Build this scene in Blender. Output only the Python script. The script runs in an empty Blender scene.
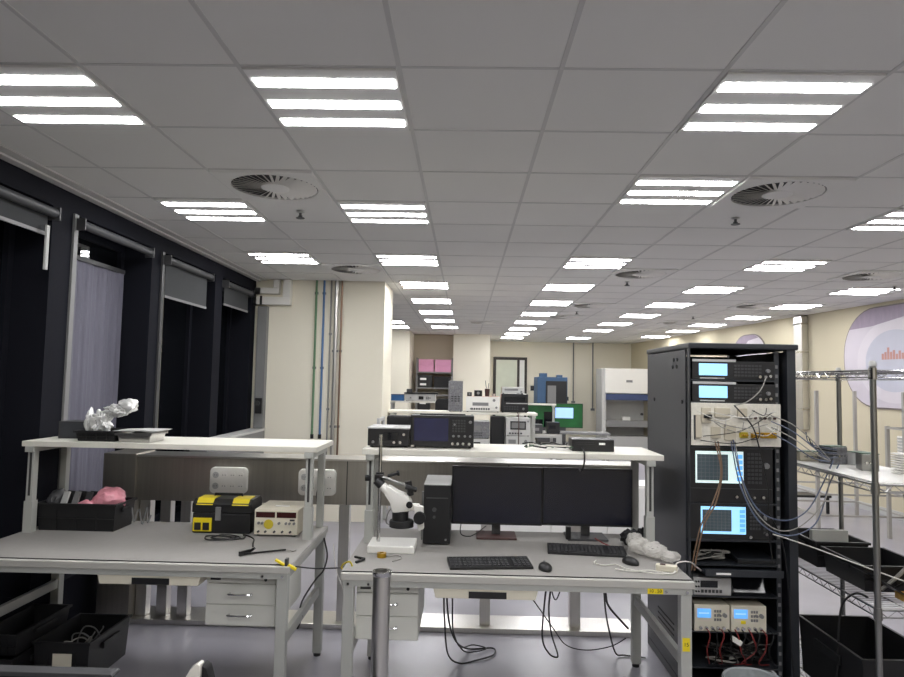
import bpy, bmesh, math, random
from mathutils import Vector, Matrix, noise
random.seed(7)
COL = bpy.context.scene.collection
PI = math.pi
HC = 1.65            # eye height
CZ = 2.806           # ceiling height
# ------------------------------------------------------------------ materials
def lin(c):
    c = c / 255.0
    return c / 12.92 if c <= 0.04045 else ((c + 0.055) / 1.055) ** 2.4
def rgb(r, g, b): return (lin(r), lin(g), lin(b), 1)
MATS = {}
def mat(name, col, rough=0.5, metal=0.0, var=0.06, scale=8.0, bump=0.0, stretch=None, emit=None, alpha=1.0, spec=0.5, coat=0.0):
    if name in MATS: return MATS[name]
    m = bpy.data.materials.new(name); m.use_nodes = True
    nt = m.node_tree; N = nt.nodes; L = nt.links
    b = N['Principled BSDF']
    c = rgb(*col)
    b.inputs['Roughness'].default_value = rough
    b.inputs['Metallic'].default_value = metal
    b.inputs['Specular IOR Level'].default_value = spec
    b.inputs['Coat Weight'].default_value = coat
    tc = N.new('ShaderNodeTexCoord'); mp = N.new('ShaderNodeMapping'); nz = N.new('ShaderNodeTexNoise')
    nz.inputs['Scale'].default_value = scale; nz.inputs['Detail'].default_value = 3
    if stretch: mp.inputs['Scale'].default_value = stretch
    L.new(tc.outputs['Object'], mp.inputs['Vector']); L.new(mp.outputs[0], nz.inputs['Vector'])
    mx = N.new('ShaderNodeMix'); mx.data_type = 'RGBA'
    mx.inputs[6].default_value = tuple(v * (1 - var) for v in c[:3]) + (1,)
    mx.inputs[7].default_value = tuple(min(1, v * (1 + var)) for v in c[:3]) + (1,)
    L.new(nz.outputs['Fac'], mx.inputs[0]); L.new(mx.outputs[2], b.inputs['Base Color'])
    if bump:
        bp = N.new('ShaderNodeBump'); bp.inputs['Strength'].default_value = bump; bp.inputs['Distance'].default_value = 0.01
        L.new(nz.outputs['Fac'], bp.inputs['Height']); L.new(bp.outputs[0], b.inputs['Normal'])
    if emit is not None:
        b.inputs['Emission Color'].default_value = c; b.inputs['Emission Strength'].default_value = emit
    if alpha < 1: b.inputs['Alpha'].default_value = alpha
    MATS[name] = m
    return m
def M(n): return MATS[n]
mat('ceiling_tile', (229, 228, 224), 0.95, var=0.03, scale=1.3)
mat('grid_bar', (204, 203, 200), 0.7, var=0.03)
mat('white_wall', (236, 230, 212), 0.75, var=0.02, scale=2)
mat('cream_wall', (244, 238, 220), 0.8, var=0.02, scale=2)
mat('right_wall_paint', (206, 197, 172), 0.85, var=0.02, scale=2)
mat('shaded_alcove_wall', (190, 180, 160), 0.8, var=0.03, scale=2)  # darker than the other walls: the alcove's shade is put into the colour
mat('navy_wall', (24, 25, 32), 0.8, var=0.08, scale=2, spec=0.12)
mat('trim_grey', (205, 203, 200), 0.5)
mat('glass_dark', (10, 12, 15), 0.03, var=0.2, scale=1, spec=1.0); MATS['glass_dark'].node_tree.nodes['Principled BSDF'].inputs['IOR'].default_value = 2.1
mat('blind_fabric', (56, 58, 60), 0.9, var=0.08, scale=40)
mat('blind_tube', (60, 61, 64), 0.5)
mat('steel', (214, 212, 208), 0.3, metal=1.0, var=0.10, scale=6, stretch=(14, 14, 0.4))
mat('steel_dark', (172, 168, 160), 0.42, metal=1.0, var=0.15, scale=5, stretch=(12, 12, 0.3))
mat('chrome', (200, 200, 200), 0.12, metal=1.0, var=0.05)
mat('chrome_dull', (150, 150, 148), 0.3, metal=1.0, var=0.1)
mat('bench_frame', (178, 179, 174), 0.5, var=0.03)
mat('bench_top', (186, 184, 178), 0.55, var=0.03)
mat('shelf_top', (226, 223, 212), 0.45, var=0.02)
mat('mat_grey', (150, 147, 143), 0.75, var=0.05, scale=30)
mat('slot_dark', (55, 55, 55), 0.6)
mat('drawer_white', (222, 222, 214), 0.45, var=0.02)
mat('black_plastic', (26, 26, 28), 0.4, var=0.2)
mat('black_matt', (20, 20, 22), 0.75, var=0.2)
mat('esd_black', (22, 22, 24), 0.5, var=0.25, scale=15)
mat('dark_grey', (62, 62, 64), 0.5)
mat('rack_paint', (42, 45, 50), 0.42, var=0.1)
mat('rack_side', (58, 60, 65), 0.45, var=0.08)
mat('mid_grey', (125, 125, 125), 0.5)
mat('frame_grey', (165, 162, 156), 0.5)
mat('light_grey', (190, 190, 188), 0.5)
mat('beige', (200, 192, 172), 0.5)
mat('beige_light', (222, 216, 198), 0.5)
mat('white_plastic', (238, 236, 230), 0.35, var=0.02)
mat('white_bright', (245, 244, 240), 0.5, var=0.02)
mat('yellow', (235, 212, 30), 0.5)
mat('yellow_dim', (200, 180, 50), 0.5)
mat('brass', (200, 160, 60), 0.3, metal=1.0)
mat('orange', (205, 120, 60), 0.5)
mat('green_pipe', (100, 135, 100), 0.5)
mat('blue_pipe', (85, 120, 165), 0.5)
mat('copper', (140, 112, 92), 0.35, metal=0.7)
mat('pink', (215, 150, 182), 0.6)
mat('pink_bag', (243, 158, 172), 0.2, var=0.25, scale=18, bump=0.6)
mat('foil', (228, 228, 226), 0.35, metal=0.35, var=0.2, scale=30, bump=0.5)
mat('bubble', (235, 232, 226), 0.25, var=0.10, scale=60, bump=0.5, alpha=0.42)
mat('bin_liner', (165, 170, 172), 0.3, var=0.15, scale=14, bump=0.4)
mat('display_dark', (18, 20, 26), 0.15, var=0.1)
mat('display_navy', (38, 40, 72), 0.2, var=0.15)
mat('display_red', (58, 22, 22), 0.25, var=0.15)
mat('monitor_face', (22, 24, 40), 0.25, var=0.1)
mat('screen_cyan', (150, 205, 240), 0.3, emit=1.0, var=0.05)
mat('screen_blue', (95, 165, 235), 0.3, emit=0.9, var=0.05)
mat('screen_white', (205, 225, 222), 0.3, emit=0.8, var=0.03)
mat('screen_graph', (60, 72, 78), 0.3, emit=0.35, var=0.1)
mat('screen_green', (28, 84, 42), 0.3, emit=0.25, var=0.9, scale=4)
mat('screen_window', (150, 185, 235), 0.3, emit=1.0, var=0.03)
mat('bluebox', (55, 105, 160), 0.5)
mat('blue_machine', (58, 88, 122), 0.5)
mat('navy_band', (55, 70, 110), 0.4)
mat('cable_black', (22, 22, 22), 0.5)
mat('cable_white', (215, 212, 205), 0.5)
mat('cable_blue', (88, 98, 122), 0.4)
mat('cable_brown', (120, 95, 75), 0.5)
mat('cable_red', (120, 40, 38), 0.5)
mat('cable_grey', (150, 148, 142), 0.5)
mat('maroon', (70, 44, 42), 0.5)
mat('cardboard', (190, 150, 80), 0.8, var=0.3, scale=60)
mat('foam_white', (225, 225, 220), 0.8)
mat('poster_base', (203, 196, 205), 0.5, var=0.10, scale=2.5)
mat('poster_mauve', (146, 132, 150), 0.5, var=0.18, scale=6, stretch=(1, 3, 1))
mat('poster_pale', (212, 206, 213), 0.5, var=0.08, scale=3)
mat('poster_blue', (190, 191, 204), 0.5, var=0.08, scale=3)
mat('poster_red', (186, 138, 130), 0.5, var=0.15, scale=10)
mat('poster_rim', (120, 110, 108), 0.4)
mat('door_frame', (58, 52, 48), 0.5)
mat('frosted', (225, 230, 212), 0.3, var=0.1, scale=4)
mat('pcb', (60, 90, 70), 0.5, var=0.4, scale=40)
mat('circuit', (222, 218, 206), 0.45, var=0.2, scale=60)
mat('speckle', (122, 122, 126), 0.4, metal=0.4, var=0.8, scale=60)
mat('cream_shell', (235, 232, 222), 0.25)
# luminaire strip
def emitter(name, col, s):
    m = bpy.data.materials.new(name); m.use_nodes = True; nt = m.node_tree
    nt.nodes.clear(); o = nt.nodes.new('ShaderNodeOutputMaterial'); e = nt.nodes.new('ShaderNodeEmission')
    e.inputs[0].default_value = rgb(*col); e.inputs[1].default_value = s
    nt.links.new(e.outputs[0], o.inputs[0]); MATS[name] = m
emitter('light_strip', (251, 251, 252), 38.0)
# floor: glossy vinyl with faint streaks
def floor_mat():
    m = bpy.data.materials.new('vinyl_floor'); m.use_nodes = True; nt = m.node_tree; N = nt.nodes; L = nt.links
    b = N['Principled BSDF']; b.inputs['Specular IOR Level'].default_value = 0.6
    tc = N.new('ShaderNodeTexCoord'); nz = N.new('ShaderNodeTexNoise'); nz.inputs['Scale'].default_value = 1.2; nz.inputs['Detail'].default_value = 6
    L.new(tc.outputs['Object'], nz.inputs['Vector'])
    cr = N.new('ShaderNodeValToRGB'); cr.color_ramp.elements[0].color = rgb(140, 138, 146); cr.color_ramp.elements[1].color = rgb(158, 156, 165)
    cr.color_ramp.elements[0].position = 0.35; cr.color_ramp.elements[1].position = 0.65
    L.new(nz.outputs['Fac'], cr.inputs[0]); L.new(cr.outputs[0], b.inputs['Base Color'])
    mr = N.new('ShaderNodeMapRange'); mr.inputs['To Min'].default_value = 0.24; mr.inputs['To Max'].default_value = 0.36
    L.new(nz.outputs['Fac'], mr.inputs[0]); L.new(mr.outputs[0], b.inputs['Roughness'])
    MATS['vinyl_floor'] = m
floor_mat()
# ------------------------------------------------------------------ mesh builder
class MB:
    def __init__(s): s.v = []; s.f = []; s.m = []; s.mi = 0
    def add(s, vs, fs):
        o = len(s.v); s.v += [tuple(p) for p in vs]
        for f in fs: s.f.append([o + i for i in f]); s.m.append(s.mi)
        return s
    def mat(s, i): s.mi = i; return s
    def box(s, x0, x1, y0, y1, z0, z1):
        return s.add([(x, y, z) for x in (x0, x1) for y in (y0, y1) for z in (z0, z1)],
            [(0, 1, 3, 2), (4, 6, 7, 5), (0, 4, 5, 1), (2, 3, 7, 6), (0, 2, 6, 4), (1, 5, 7, 3)])
    def cbox(s, c, size, rot=None):
        R = rot or Matrix.Identity(3); c = Vector(c); h = [k / 2 for k in size]
        vs = [c + R @ Vector((a * h[0], b * h[1], d * h[2])) for a in (-1, 1) for b in (-1, 1) for d in (-1, 1)]
        return s.add(vs, [(0, 1, 3, 2), (4, 6, 7, 5), (0, 4, 5, 1), (2, 3, 7, 6), (0, 2, 6, 4), (1, 5, 7, 3)])
    def beam(s, p0, p1, w, h):
        p0 = Vector(p0); p1 = Vector(p1); d = p1 - p0; L = d.length; d.normalize()
        up = Vector((0, 0, 1)) if abs(d.z) < 0.95 else Vector((1, 0, 0))
        x = d.cross(up).normalized(); z = x.cross(d)
        R = Matrix((x, d, z)).transposed()
        return s.cbox((p0 + p1) / 2, (w, L, h), R)
    def tube(s, pts, r, seg=6, caps=True):
        pts = [Vector(p) for p in pts]; n = len(pts); rings = []
        up = None
        for i, p in enumerate(pts):
            t = (pts[min(i + 1, n - 1)] - pts[max(i - 1, 0)])
            if t.length < 1e-9: t = Vector((0, 0, 1))
            t.normalize()
            if up is None:
                up = Vector((0, 0, 1)) if abs(t.z) < 0.9 else Vector((1, 0, 0))
            a = t.cross(up)
            if a.length < 1e-6: a = t.orthogonal()
            a.normalize(); up = a.cross(t).normalized()
            rr = r[i] if isinstance(r, (list, tuple)) else r
            rings.append([p + (a * math.cos(2 * PI * k / seg) + up * math.sin(2 * PI * k / seg)) * rr for k in range(seg)])
        vs = [q for g in rings for q in g]; fs = []
        for i in range(n - 1):
            for k in range(seg):
                fs.append((i * seg + k, i * seg + (k + 1) % seg, (i + 1) * seg + (k + 1) % seg, (i + 1) * seg + k))
        if caps: fs += [tuple(range(seg))[::-1], tuple((n - 1) * seg + k for k in range(seg))]
        return s.add(vs, fs)
    def cyl(s, p0, p1, r0, r1=None, seg=20): return s.tube([p0, p1], [r0, r0 if r1 is None else r1], seg)
    def lathe(s, c, prof, seg=28, closed=False):
        cx, cy, cz = c; n = len(prof); vs = []; fs = []
        for (r, z) in prof:
            for k in range(seg):
                a = 2 * PI * k / seg; vs.append((cx + r * math.cos(a), cy + r * math.sin(a), cz + z))
        for i in range(n - 1):
            for k in range(seg):
                fs.append((i * seg + k, i * seg + (k + 1) % seg, (i + 1) * seg + (k + 1) % seg, (i + 1) * seg + k))
        if closed:
            for k in range(seg): fs.append(((n - 1) * seg + k, (n - 1) * seg + (k + 1) % seg, (k + 1) % seg, k))
        else:
            if prof[0][0] > 1e-5: fs.append(tuple(range(seg))[::-1])
            if prof[-1][0] > 1e-5: fs.append(tuple((n - 1) * seg + k for k in range(seg)))
        return s.add(vs, fs)
    def prism(s, poly, axis, a, b):
        def P(u, v, w): return {'x': (w, u, v), 'y': (u, w, v), 'z': (u, v, w)}[axis]
        n = len(poly); vs = [P(u, v, a) for u, v in poly] + [P(u, v, b) for u, v in poly]
        return s.add(vs, [tuple(range(n)), tuple(range(n, 2 * n))[::-1]] + [(i, n + i, n + (i + 1) % n, (i + 1) % n) for i in range(n)])
    def tray(s, x0, x1, y0, y1, z0, z1, t=0.006, flare=0.0, rim=0.0):
        """open box with walls of thickness t; flare widens the mouth"""
        f = flare
        o = [(x0 + f, y0 + f, z0), (x1 - f, y0 + f, z0), (x1 - f, y1 - f, z0), (x0 + f, y1 - f, z0), (x0, y0, z1), (x1, y0, z1), (x1, y1, z1), (x0, y1, z1)]
        i = [(x0 + f + t, y0 + f + t, z0 + t), (x1 - f - t, y0 + f + t, z0 + t), (x1 - f - t, y1 - f - t, z0 + t), (x0 + f + t, y1 - f - t, z0 + t),
             (x0 + t, y0 + t, z1), (x1 - t, y0 + t, z1), (x1 - t, y1 - t, z1), (x0 + t, y1 - t, z1)]
        fs = [(3, 2, 1, 0), (8, 9, 10, 11)]
        for k in range(4):
            j = (k + 1) % 4
            fs += [(k, j, 4 + j, 4 + k), (8 + j, 8 + k, 12 + k, 12 + j), (4 + k, 4 + j, 12 + j, 12 + k)]
        s.add(o + i, fs)
        if rim:
            h = 0.012
            s.box(x0 - rim, x1 + rim, y0 - rim, y0, z1 - h, z1); s.box(x0 - rim, x1 + rim, y1, y1 + rim, z1 - h, z1)
            s.box(x0 - rim, x0, y0, y1, z1 - h, z1); s.box(x1, x1 + rim, y0, y1, z1 - h, z1)
        return s
    def blob(s, c, r, amp=0.2, freq=6, sub=3, flat=None, seed=0):
        bm = bmesh.new(); bmesh.ops.create_icosphere(bm, subdivisions=sub, radius=1)
        vs = []
        for v in bm.verts:
            n = noise.noise(v.co * freq / 3 + Vector((seed * 7.3, 0, 0))); n2 = noise.noise(v.co * freq + Vector((0, seed * 3.1, 0)))
            k = 1 + amp * n + amp * 0.6 * n2
            p = Vector((c[0] + v.co.x * r[0] * k, c[1] + v.co.y * r[1] * k, c[2] + v.co.z * r[2] * k))
            if flat is not None and p.z < flat: p.z = flat
            vs.append(p)
        fs = [[v.index for v in f.verts] for f in bm.faces]; bm.free()
        return s.add(vs, fs)
def spline(pts, n=8):
    P = [Vector(p) for p in pts]; P = [P[0]] + P + [P[-1]]; out = []
    for i in range(1, len(P) - 2):
        for k in range(n):
            t = k / n
            out.append(0.5 * ((2 * P[i]) + (-P[i - 1] + P[i + 1]) * t + (2 * P[i - 1] - 5 * P[i] + 4 * P[i + 1] - P[i + 2]) * t * t + (-P[i - 1] + 3 * P[i] - 3 * P[i + 1] + P[i + 2]) * t ** 3))
    out.append(P[-2]); return out
def rrect(x0, x1, z0, z1, r, n=5):
    out = []
    for cx, cz, a in ((x1 - r, z1 - r, 0), (x0 + r, z1 - r, PI / 2), (x0 + r, z0 + r, PI), (x1 - r, z0 + r, 1.5 * PI)):
        for k in range(n + 1):
            t = a + k / n * PI / 2; out.append((cx + r * math.cos(t), cz + r * math.sin(t)))
    return out
def obj(name, mb, mats, parent=None, bevel=0.0, smooth=False, wn=None):
    if not isinstance(mats, (list, tuple)): mats = [mats]
    me = bpy.data.meshes.new(name); me.from_pydata(mb.v, [], mb.f)
    for m in mats: me.materials.append(MATS[m])
    for p, i in zip(me.polygons, mb.m): p.material_index = i
    bm = bmesh.new(); bm.from_mesh(me)
    bmesh.ops.recalc_face_normals(bm, faces=bm.faces)
    if bevel:
        es = [e for e in bm.edges if len(e.link_faces) == 2 and e.calc_face_angle(0) > 0.6]
        bmesh.ops.bevel(bm, geom=es, offset=bevel, segments=2, affect='EDGES', profile=0.6, clamp_overlap=True)
    bm.to_mesh(me); bm.free()
    if smooth:
        me.polygons.foreach_set('use_smooth', [True] * len(me.polygons))
        try: me.set_sharp_from_angle(angle=math.radians(40))
        except Exception: pass
    o = bpy.data.objects.new(name, me); COL.objects.link(o)
    if parent: o.parent = parent
    return o
def tag(o, label, cat, group=None):
    o['label'] = label; o['category'] = cat
    if group: o['group'] = group
    return o
def thing(name, label, cat, loc=(0, 0, 0), rz=0, group=None):
    o = bpy.data.objects.new(name, None); COL.objects.link(o)
    o.location = loc; o.rotation_euler = (0, 0, rz); o.empty_display_size = 0.05
    return tag(o, label, cat, group)
def single(name, label, cat, mb, mats, loc=(0, 0, 0), rz=0, group=None, bevel=0, smooth=False):
    o = obj(name, mb, mats, None, bevel, smooth); o.location = loc; o.rotation_euler = (0, 0, rz)
    return tag(o, label, cat, group)
def struct(name, mb, mats, parent=None, bevel=0):
    o = obj(name, mb, mats, parent, bevel)
    if not parent: o['kind'] = 'structure'
    return o
def dup(root, loc, rz=0, label=None, group=None):
    kids = [(c, list(c.children)) for c in root.children]
    r = root.copy(); COL.objects.link(r); r.location = loc; r.rotation_euler = (0, 0, rz)
    if label: r['label'] = label
    if group: r['group'] = group
    for c, gs in kids:
        d = c.copy(); COL.objects.link(d); d.parent = r
        for g in gs:
            e = g.copy(); COL.objects.link(e); e.parent = d
    return r
def cable(name, label, pts, r, m, cat='cable', group=None, n=8, seg=6):
    return single(name, label, cat, MB().tube(spline(pts, n), r, seg), m, smooth=True, group=group)
def text_mesh(body, size, m, parent, loc, rot=(PI / 2, 0, 0), name='lettering'):
    cu = bpy.data.curves.new(name, 'FONT'); cu.body = body; cu.size = size; cu.extrude = 0.0004; cu.align_x = 'CENTER'; cu.align_y = 'CENTER'
    t = bpy.data.objects.new(name + '_src', cu); COL.objects.link(t)
    dg = bpy.context.evaluated_depsgraph_get(); me = bpy.data.meshes.new_from_object(t.evaluated_get(dg))
    bpy.data.objects.remove(t); me.materials.clear(); me.materials.append(MATS[m])
    o = bpy.data.objects.new(name, me); COL.objects.link(o); o.parent = parent; o.location = loc; o.rotation_euler = rot
    return o
# ------------------------------------------------------------------ setting
def wx(y): return 6.27 - 0.083 * y          # the right wall runs slightly askew to the ceiling grid
YB, YF = 18.6, -2.6
struct('floor', MB().box(-2.9, 6.7, YF - .2, YB + .2, -0.1, 0), 'vinyl_floor')
GX0, GY0 = -1.4656, 2.326
def gy(j): return GY0 + 0.6 * j if j <= 6 else GY0 + 3.6 + (j - 6) * 0.567
cm = MB(); cm.box(-2.75, 6.7, YF - .2, YB + .2, CZ, CZ + 0.1)
cm.mat(1)
i = -2
while GX0 + .6 * i < 6.6:
    x = GX0 + .6 * i
    if x > -2.5: cm.box(x - .009, x + .009, YF, YB, CZ - .003, CZ + .002)
    i += 1
j = -8
while gy(j) < YB:
    cm.box(-2.42, 6.6, gy(j) - .007, gy(j) + .007, CZ - .0025, CZ + .002); j += 1
struct('ceiling', cm, ['ceiling_tile', 'grid_bar'])
# right wall
struct('wall_right', MB().add([(wx(YF), YF, 0), (wx(YB), YB, 0), (wx(YB), YB, CZ), (wx(YF), YF, CZ), (wx(YF) + .15, YF, 0), (wx(YB) + .15, YB, 0), (wx(YB) + .15, YB, CZ), (wx(YF) + .15, YF, CZ)],
    [(0, 1, 2, 3), (7, 6, 5, 4), (0, 3, 7, 4), (1, 5, 6, 2), (0, 4, 5, 1), (3, 2, 6, 7)]), 'right_wall_paint')
struct('baseboard_right', MB().add([(wx(YF) - .012, YF, 0), (wx(YB) - .012, YB, 0), (wx(YB) - .012, YB, .1), (wx(YF) - .012, YF, .1), (wx(YF), YF, 0), (wx(YB), YB, 0), (wx(YB), YB, .1), (wx(YF), YF, .1)],
    [(0, 1, 2, 3), (7, 6, 5, 4), (0, 3, 7, 4), (1, 5, 6, 2), (0, 4, 5, 1), (3, 2, 6, 7)]), 'light_grey')
# back walls
struct('wall_back', MB().box(.6, wx(YB) + .1, YB, YB + .15, 0, CZ), 'cream_wall')
struct('wall_back_box', MB().box(-.30, .6, 15.95, YB + .15, 0, CZ), 'cream_wall')
struct('wall_back_alcove', MB().box(-2.6, -.30, 16.3, 16.45, 0, CZ), 'shaded_alcove_wall')
struct('wall_column', MB().box(-2.6, -1.3, 15.0, 16.3, 0, CZ), 'white_wall')
struct('wall_front', MB().box(-2.6, 6.6, YF - .15, YF, 0, CZ), 'cream_wall')
struct('wall_pillar', MB().box(-2.5, -.965, 7.6, 8.45, 0, CZ), 'white_wall')
# window wall
ops = [(-1.6, -.2), (.3, 1.5), (2.5, 3.80), (4.03, 5.05), (5.23, 6.36), (6.55, 7.45)]
z0w, z1w = 0.35, 2.66
wl = MB(); y = YF
for a, b in ops:
    wl.box(-2.78, -2.5, y, a, 0, CZ); wl.box(-2.78, -2.5, a, b, 0, z0w); wl.box(-2.78, -2.5, a, b, z1w, CZ); y = b
wl.box(-2.78, -2.5, y, YB, 0, CZ)
struct('wall_left', wl, 'navy_wall')
for n, (a, b) in enumerate(ops[2:]):
    w = struct('window_%d' % (n + 1), MB().box(-2.765, -2.755, a, b, z0w, z1w), 'glass_dark')
    fr = MB()
    fr.box(-2.755, -2.72, a, a + .05, z0w, z1w).box(-2.755, -2.72, b - .05, b, z0w, z1w)
    fr.box(-2.755, -2.72, a + .05, b - .05, z0w, z0w + .05).box(-2.755, -2.72, a + .05, b - .05, z1w - .05, z1w)
    obj('window_frame', fr, 'navy_wall', w)
    if n in (1, 2): obj('edge_profile', MB().box(-2.5, -2.485, a - .03, a + .012, z0w, z1w), 'mid_grey' if n == 1 else 'dark_grey', w)
for n, (a, b) in enumerate(ops[:2]):
    struct('window_%d' % (n + 5), MB().box(-2.765, -2.755, a, b, z0w, z1w), 'glass_dark')
tr = MB(); tr.box(-2.5, -2.44, YF, 7.6, CZ - .022, CZ - .002); tr.box(-2.44, -2.37, YF, 7.6, CZ - .012, CZ - .002)
struct('trim_1', tr, 'trim_grey', bevel=.004)
cb = MB(); P = [(-2.715 + .008 * math.sin(k * .45) + .004 * math.sin(k * 1.7), 4.06 + .96 * k / 60) for k in range(61)]
cb.prism(P + [(x - .003, y) for x, y in P[::-1]], 'z', .37, 2.44)
mat('curtain_lav', (102, 101, 114), 0.8, var=0.05, scale=3)
cu_ = thing('curtain', 'pale lavender curtain drawn across the window with the grey left edge', 'curtain', (0, 0, 0))
obj('fabric', cb, 'curtain_lav', cu_); obj('header_rail', MB().box(-2.735, -2.70, 4.05, 5.03, 2.44, 2.47), 'dark_grey', cu_)
# ledge along the far end of the window wall
lg = thing('wall_ledge', 'pale metal ledge boxed along the dark window wall beside the white pillar', 'ledge', (-2.49, 5.9, 0))
obj('body', MB().box(0, .16, 0, 1.69, 0, 1.03), 'mid_grey', lg); obj('top', MB().box(0, .17, -.01, 1.69, 1.03, 1.055), 'light_grey', lg, .003)
# roller blinds
def blind(a, b, drop, label, cord=False):
    t = thing('roller_blind', label, 'blind', (-2.46, a, 2.60), 0, 'roller blinds')
    L = b - a
    obj('roller', MB().cyl((0, 0, 0), (0, L, 0), .028, seg=16), 'blind_tube', t, smooth=True)
    obj('bracket', MB().box(-.04, .03, -.012, 0, -.04, .035), 'dark_grey', t); obj('bracket', MB().box(-.04, .03, L, L + .012, -.04, .035), 'dark_grey', t)
    if drop:
        obj('fabric', MB().box(-.031, -.028, .02, L - .02, -drop, 0), 'blind_fabric', t)
        obj('bottom_bar', MB().box(-.036, -.024, .02, L - .02, -drop - .02, -drop), 'mid_grey', t)
    if cord: obj('pull_strap', MB().box(.0, .012, L - .08, L - .055, -.35, -.09), 'light_grey', t)
blind(2.5, 3.76, .12, 'grey roller blind at the window nearest the camera, with a pale strap hanging', True)
blind(4.03, 4.93, 0, 'rolled-up grey blind with bare tube above the window with pale left edge')
blind(5.24, 6.14, .29, 'grey roller blind pulled partly down at the third window from the left')
blind(6.55, 7.32, .20, 'short grey roller blind at the window closest to the white pillar')
# ------------------------------------------------------------------ ceiling fittings
def luminaire():
    t = thing('ceiling_light', '', 'ceiling light', (0, 0, CZ), 0, 'three-strip ceiling lights')
    obj('housing', MB().box(-.288, .288, -.288, .288, -.010, -.001), 'ceiling_tile', t, .002)
    for yc in (-.185, .012, .2):
        obj('light_tube', MB().box(-.272, .272, yc - .035, yc + .035, -.013, -.0095), 'light_strip', t)
    return t
L0 = luminaire()
XA = lambda c: GX0 + .6 * c
lights = []
rows = [.5, 3.5, 6.42]
for r in rows: lights += [(-.5, r), (1.5, r)]
lights += [(7.5, 3.5), (7.45, 6.4), (4.5, .5), (4.5, 2.5), (4.5, 6.42)]
far = [9.25, 12.0, 14.7, 17.4, 20.15, 22.75]
lights += [(1.6, r) for r in far[:4]] + [(1.68, 20.0)]
lights += [(4.47, r) for r in far] + [(4.45, 25.2)]
lights += [(7.35, 9.25), (7.3, 12.0), (7.28, 14.7), (7.2, 17.5), (7.2, 20.3), (7.2, 24.6)]
lights += [(10.26, 9.12), (10.2, 11.9), (10.25, 14.7), (10.06, 17.35), (10.1, 19.95), (10.0, 23.0)]
lights += [(-.1, 18.2), (-.1, 20.2)]
lights += [(c, -2.5) for c in (1.5, 4.5, 7.5)] + [(c, -5.5) for c in (-.5, 1.5, 4.5, 7.5)] + [(10.0, 6.4), (7.5, .5)]
special = {(-.5, .5): 'large three-strip ceiling light cut by the left edge of the photo', (1.5, .5): 'large three-strip ceiling light in the nearest row, above the left bench end',
    (4.5, .5): 'large three-strip ceiling light at upper right in the nearest row', (-.5, 3.5): 'three-strip ceiling light beside the window wall, behind the left swirl vent',
    (1.5, 3.5): 'three-strip ceiling light just right of and behind the left swirl vent', (4.5, 2.5): 'three-strip ceiling light directly left of the big right-hand swirl vent',
    (7.5, 3.5): 'three-strip ceiling light at the right edge of the photo', (-.5, 6.42): 'three-strip ceiling light closest to the top left of the white pillar',
    (1.5, 6.42): 'three-strip ceiling light just right of the pillar top', (4.5, 6.42): 'three-strip ceiling light left of the middle swirl vent', (7.45, 6.4): 'three-strip ceiling light third back, above the equipment rack',
    (10.26, 9.12): 'three-strip ceiling light nearest the right wall poster'}
side = {1: 'column over the left bench end', 4: 'column over the right bench', 7: 'column over the equipment rack', 10: 'column along the right wall', 0: 'group behind the pillar', -1: 'group behind the pillar'}
ordn = ['first', 'second', 'third', 'fourth', 'fifth', 'sixth', 'seventh', 'eighth', 'ninth', 'tenth', 'eleventh', 'twelfth']
cnt = {}
for n, (c, r) in enumerate(lights):
    k = int(c // 1) if c > 0 else 0
    cnt[k] = cnt.get(k, 0) + 1
    if (c, r) in special: lab = special[(c, r)]
    elif r < 0 or (c, r) == (10.0, 6.4) or (c, r) == (7.5, .5): lab = 'unseen ceiling light, %s in the %s' % (ordn[cnt[k] - 1], side[k])
    else: lab = 'distant ceiling light, %s in the %s' % (ordn[cnt[k] - 1], side[k])
    loc = (XA(c), gy(r), CZ)
    if n == 0: L0.location = loc; L0['label'] = lab
    else: dup(L0, loc, 0, lab)
def diffuser():
    t = thing('swirl_vent', '', 'air vent', (0, 0, CZ), 0, 'round swirl air vents')
    pl = MB(); seg = 40; ri, ro = .255, .285
    n = 48; vs = []; fs = []
    ring = [(ri * math.cos(2 * PI * k / n), ri * math.sin(2 * PI * k / n)) for k in range(n)]
    sq = []
    for k in range(n):
        a = 2 * PI * k / n; m = max(abs(math.cos(a)), abs(math.sin(a))); sq.append((.29 * math.cos(a) / m, .29 * math.sin(a) / m))
    for z in (-.002, -.016):
        vs += [(x, y, z) for x, y in ring] + [(x, y, z) for x, y in sq]
    for k in range(n):
        j = (k + 1) % n
        fs += [(k, j, n + j, n + k), (2 * n + k, 3 * n + k, 3 * n + j, 2 * n + j), (k, 2 * n + k, 2 * n + j, j), (n + k, n + j, 3 * n + j, 3 * n + k)]
    pl.add(vs, fs)
    obj('face_plate', pl, 'ceiling_tile', t)
    obj('throat', MB().lathe((0, 0, 0), [(.2545, -.004), (.2545, -.002)], 40), 'slot_dark', t)
    vn = MB()
    for k in range(36):
        a = 2 * PI * k / 36
        R = Matrix.Rotation(a, 3, 'Z') @ Matrix.Rotation(math.radians(-28), 3, 'X')
        vn.cbox(R @ Vector((0, 0, 0)) + Matrix.Rotation(a, 3, 'Z') @ Vector((.165, 0, -.0135)), (.165, .021, .0015), R)
    obj('vanes', vn, 'white_plastic', t)
    obj('hub', MB().lathe((0, 0, 0), [(.085, -.004), (.085, -.018), (.07, -.022)], 32), 'ceiling_tile', t, smooth=True)
    return t
D0 = diffuser()
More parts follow.
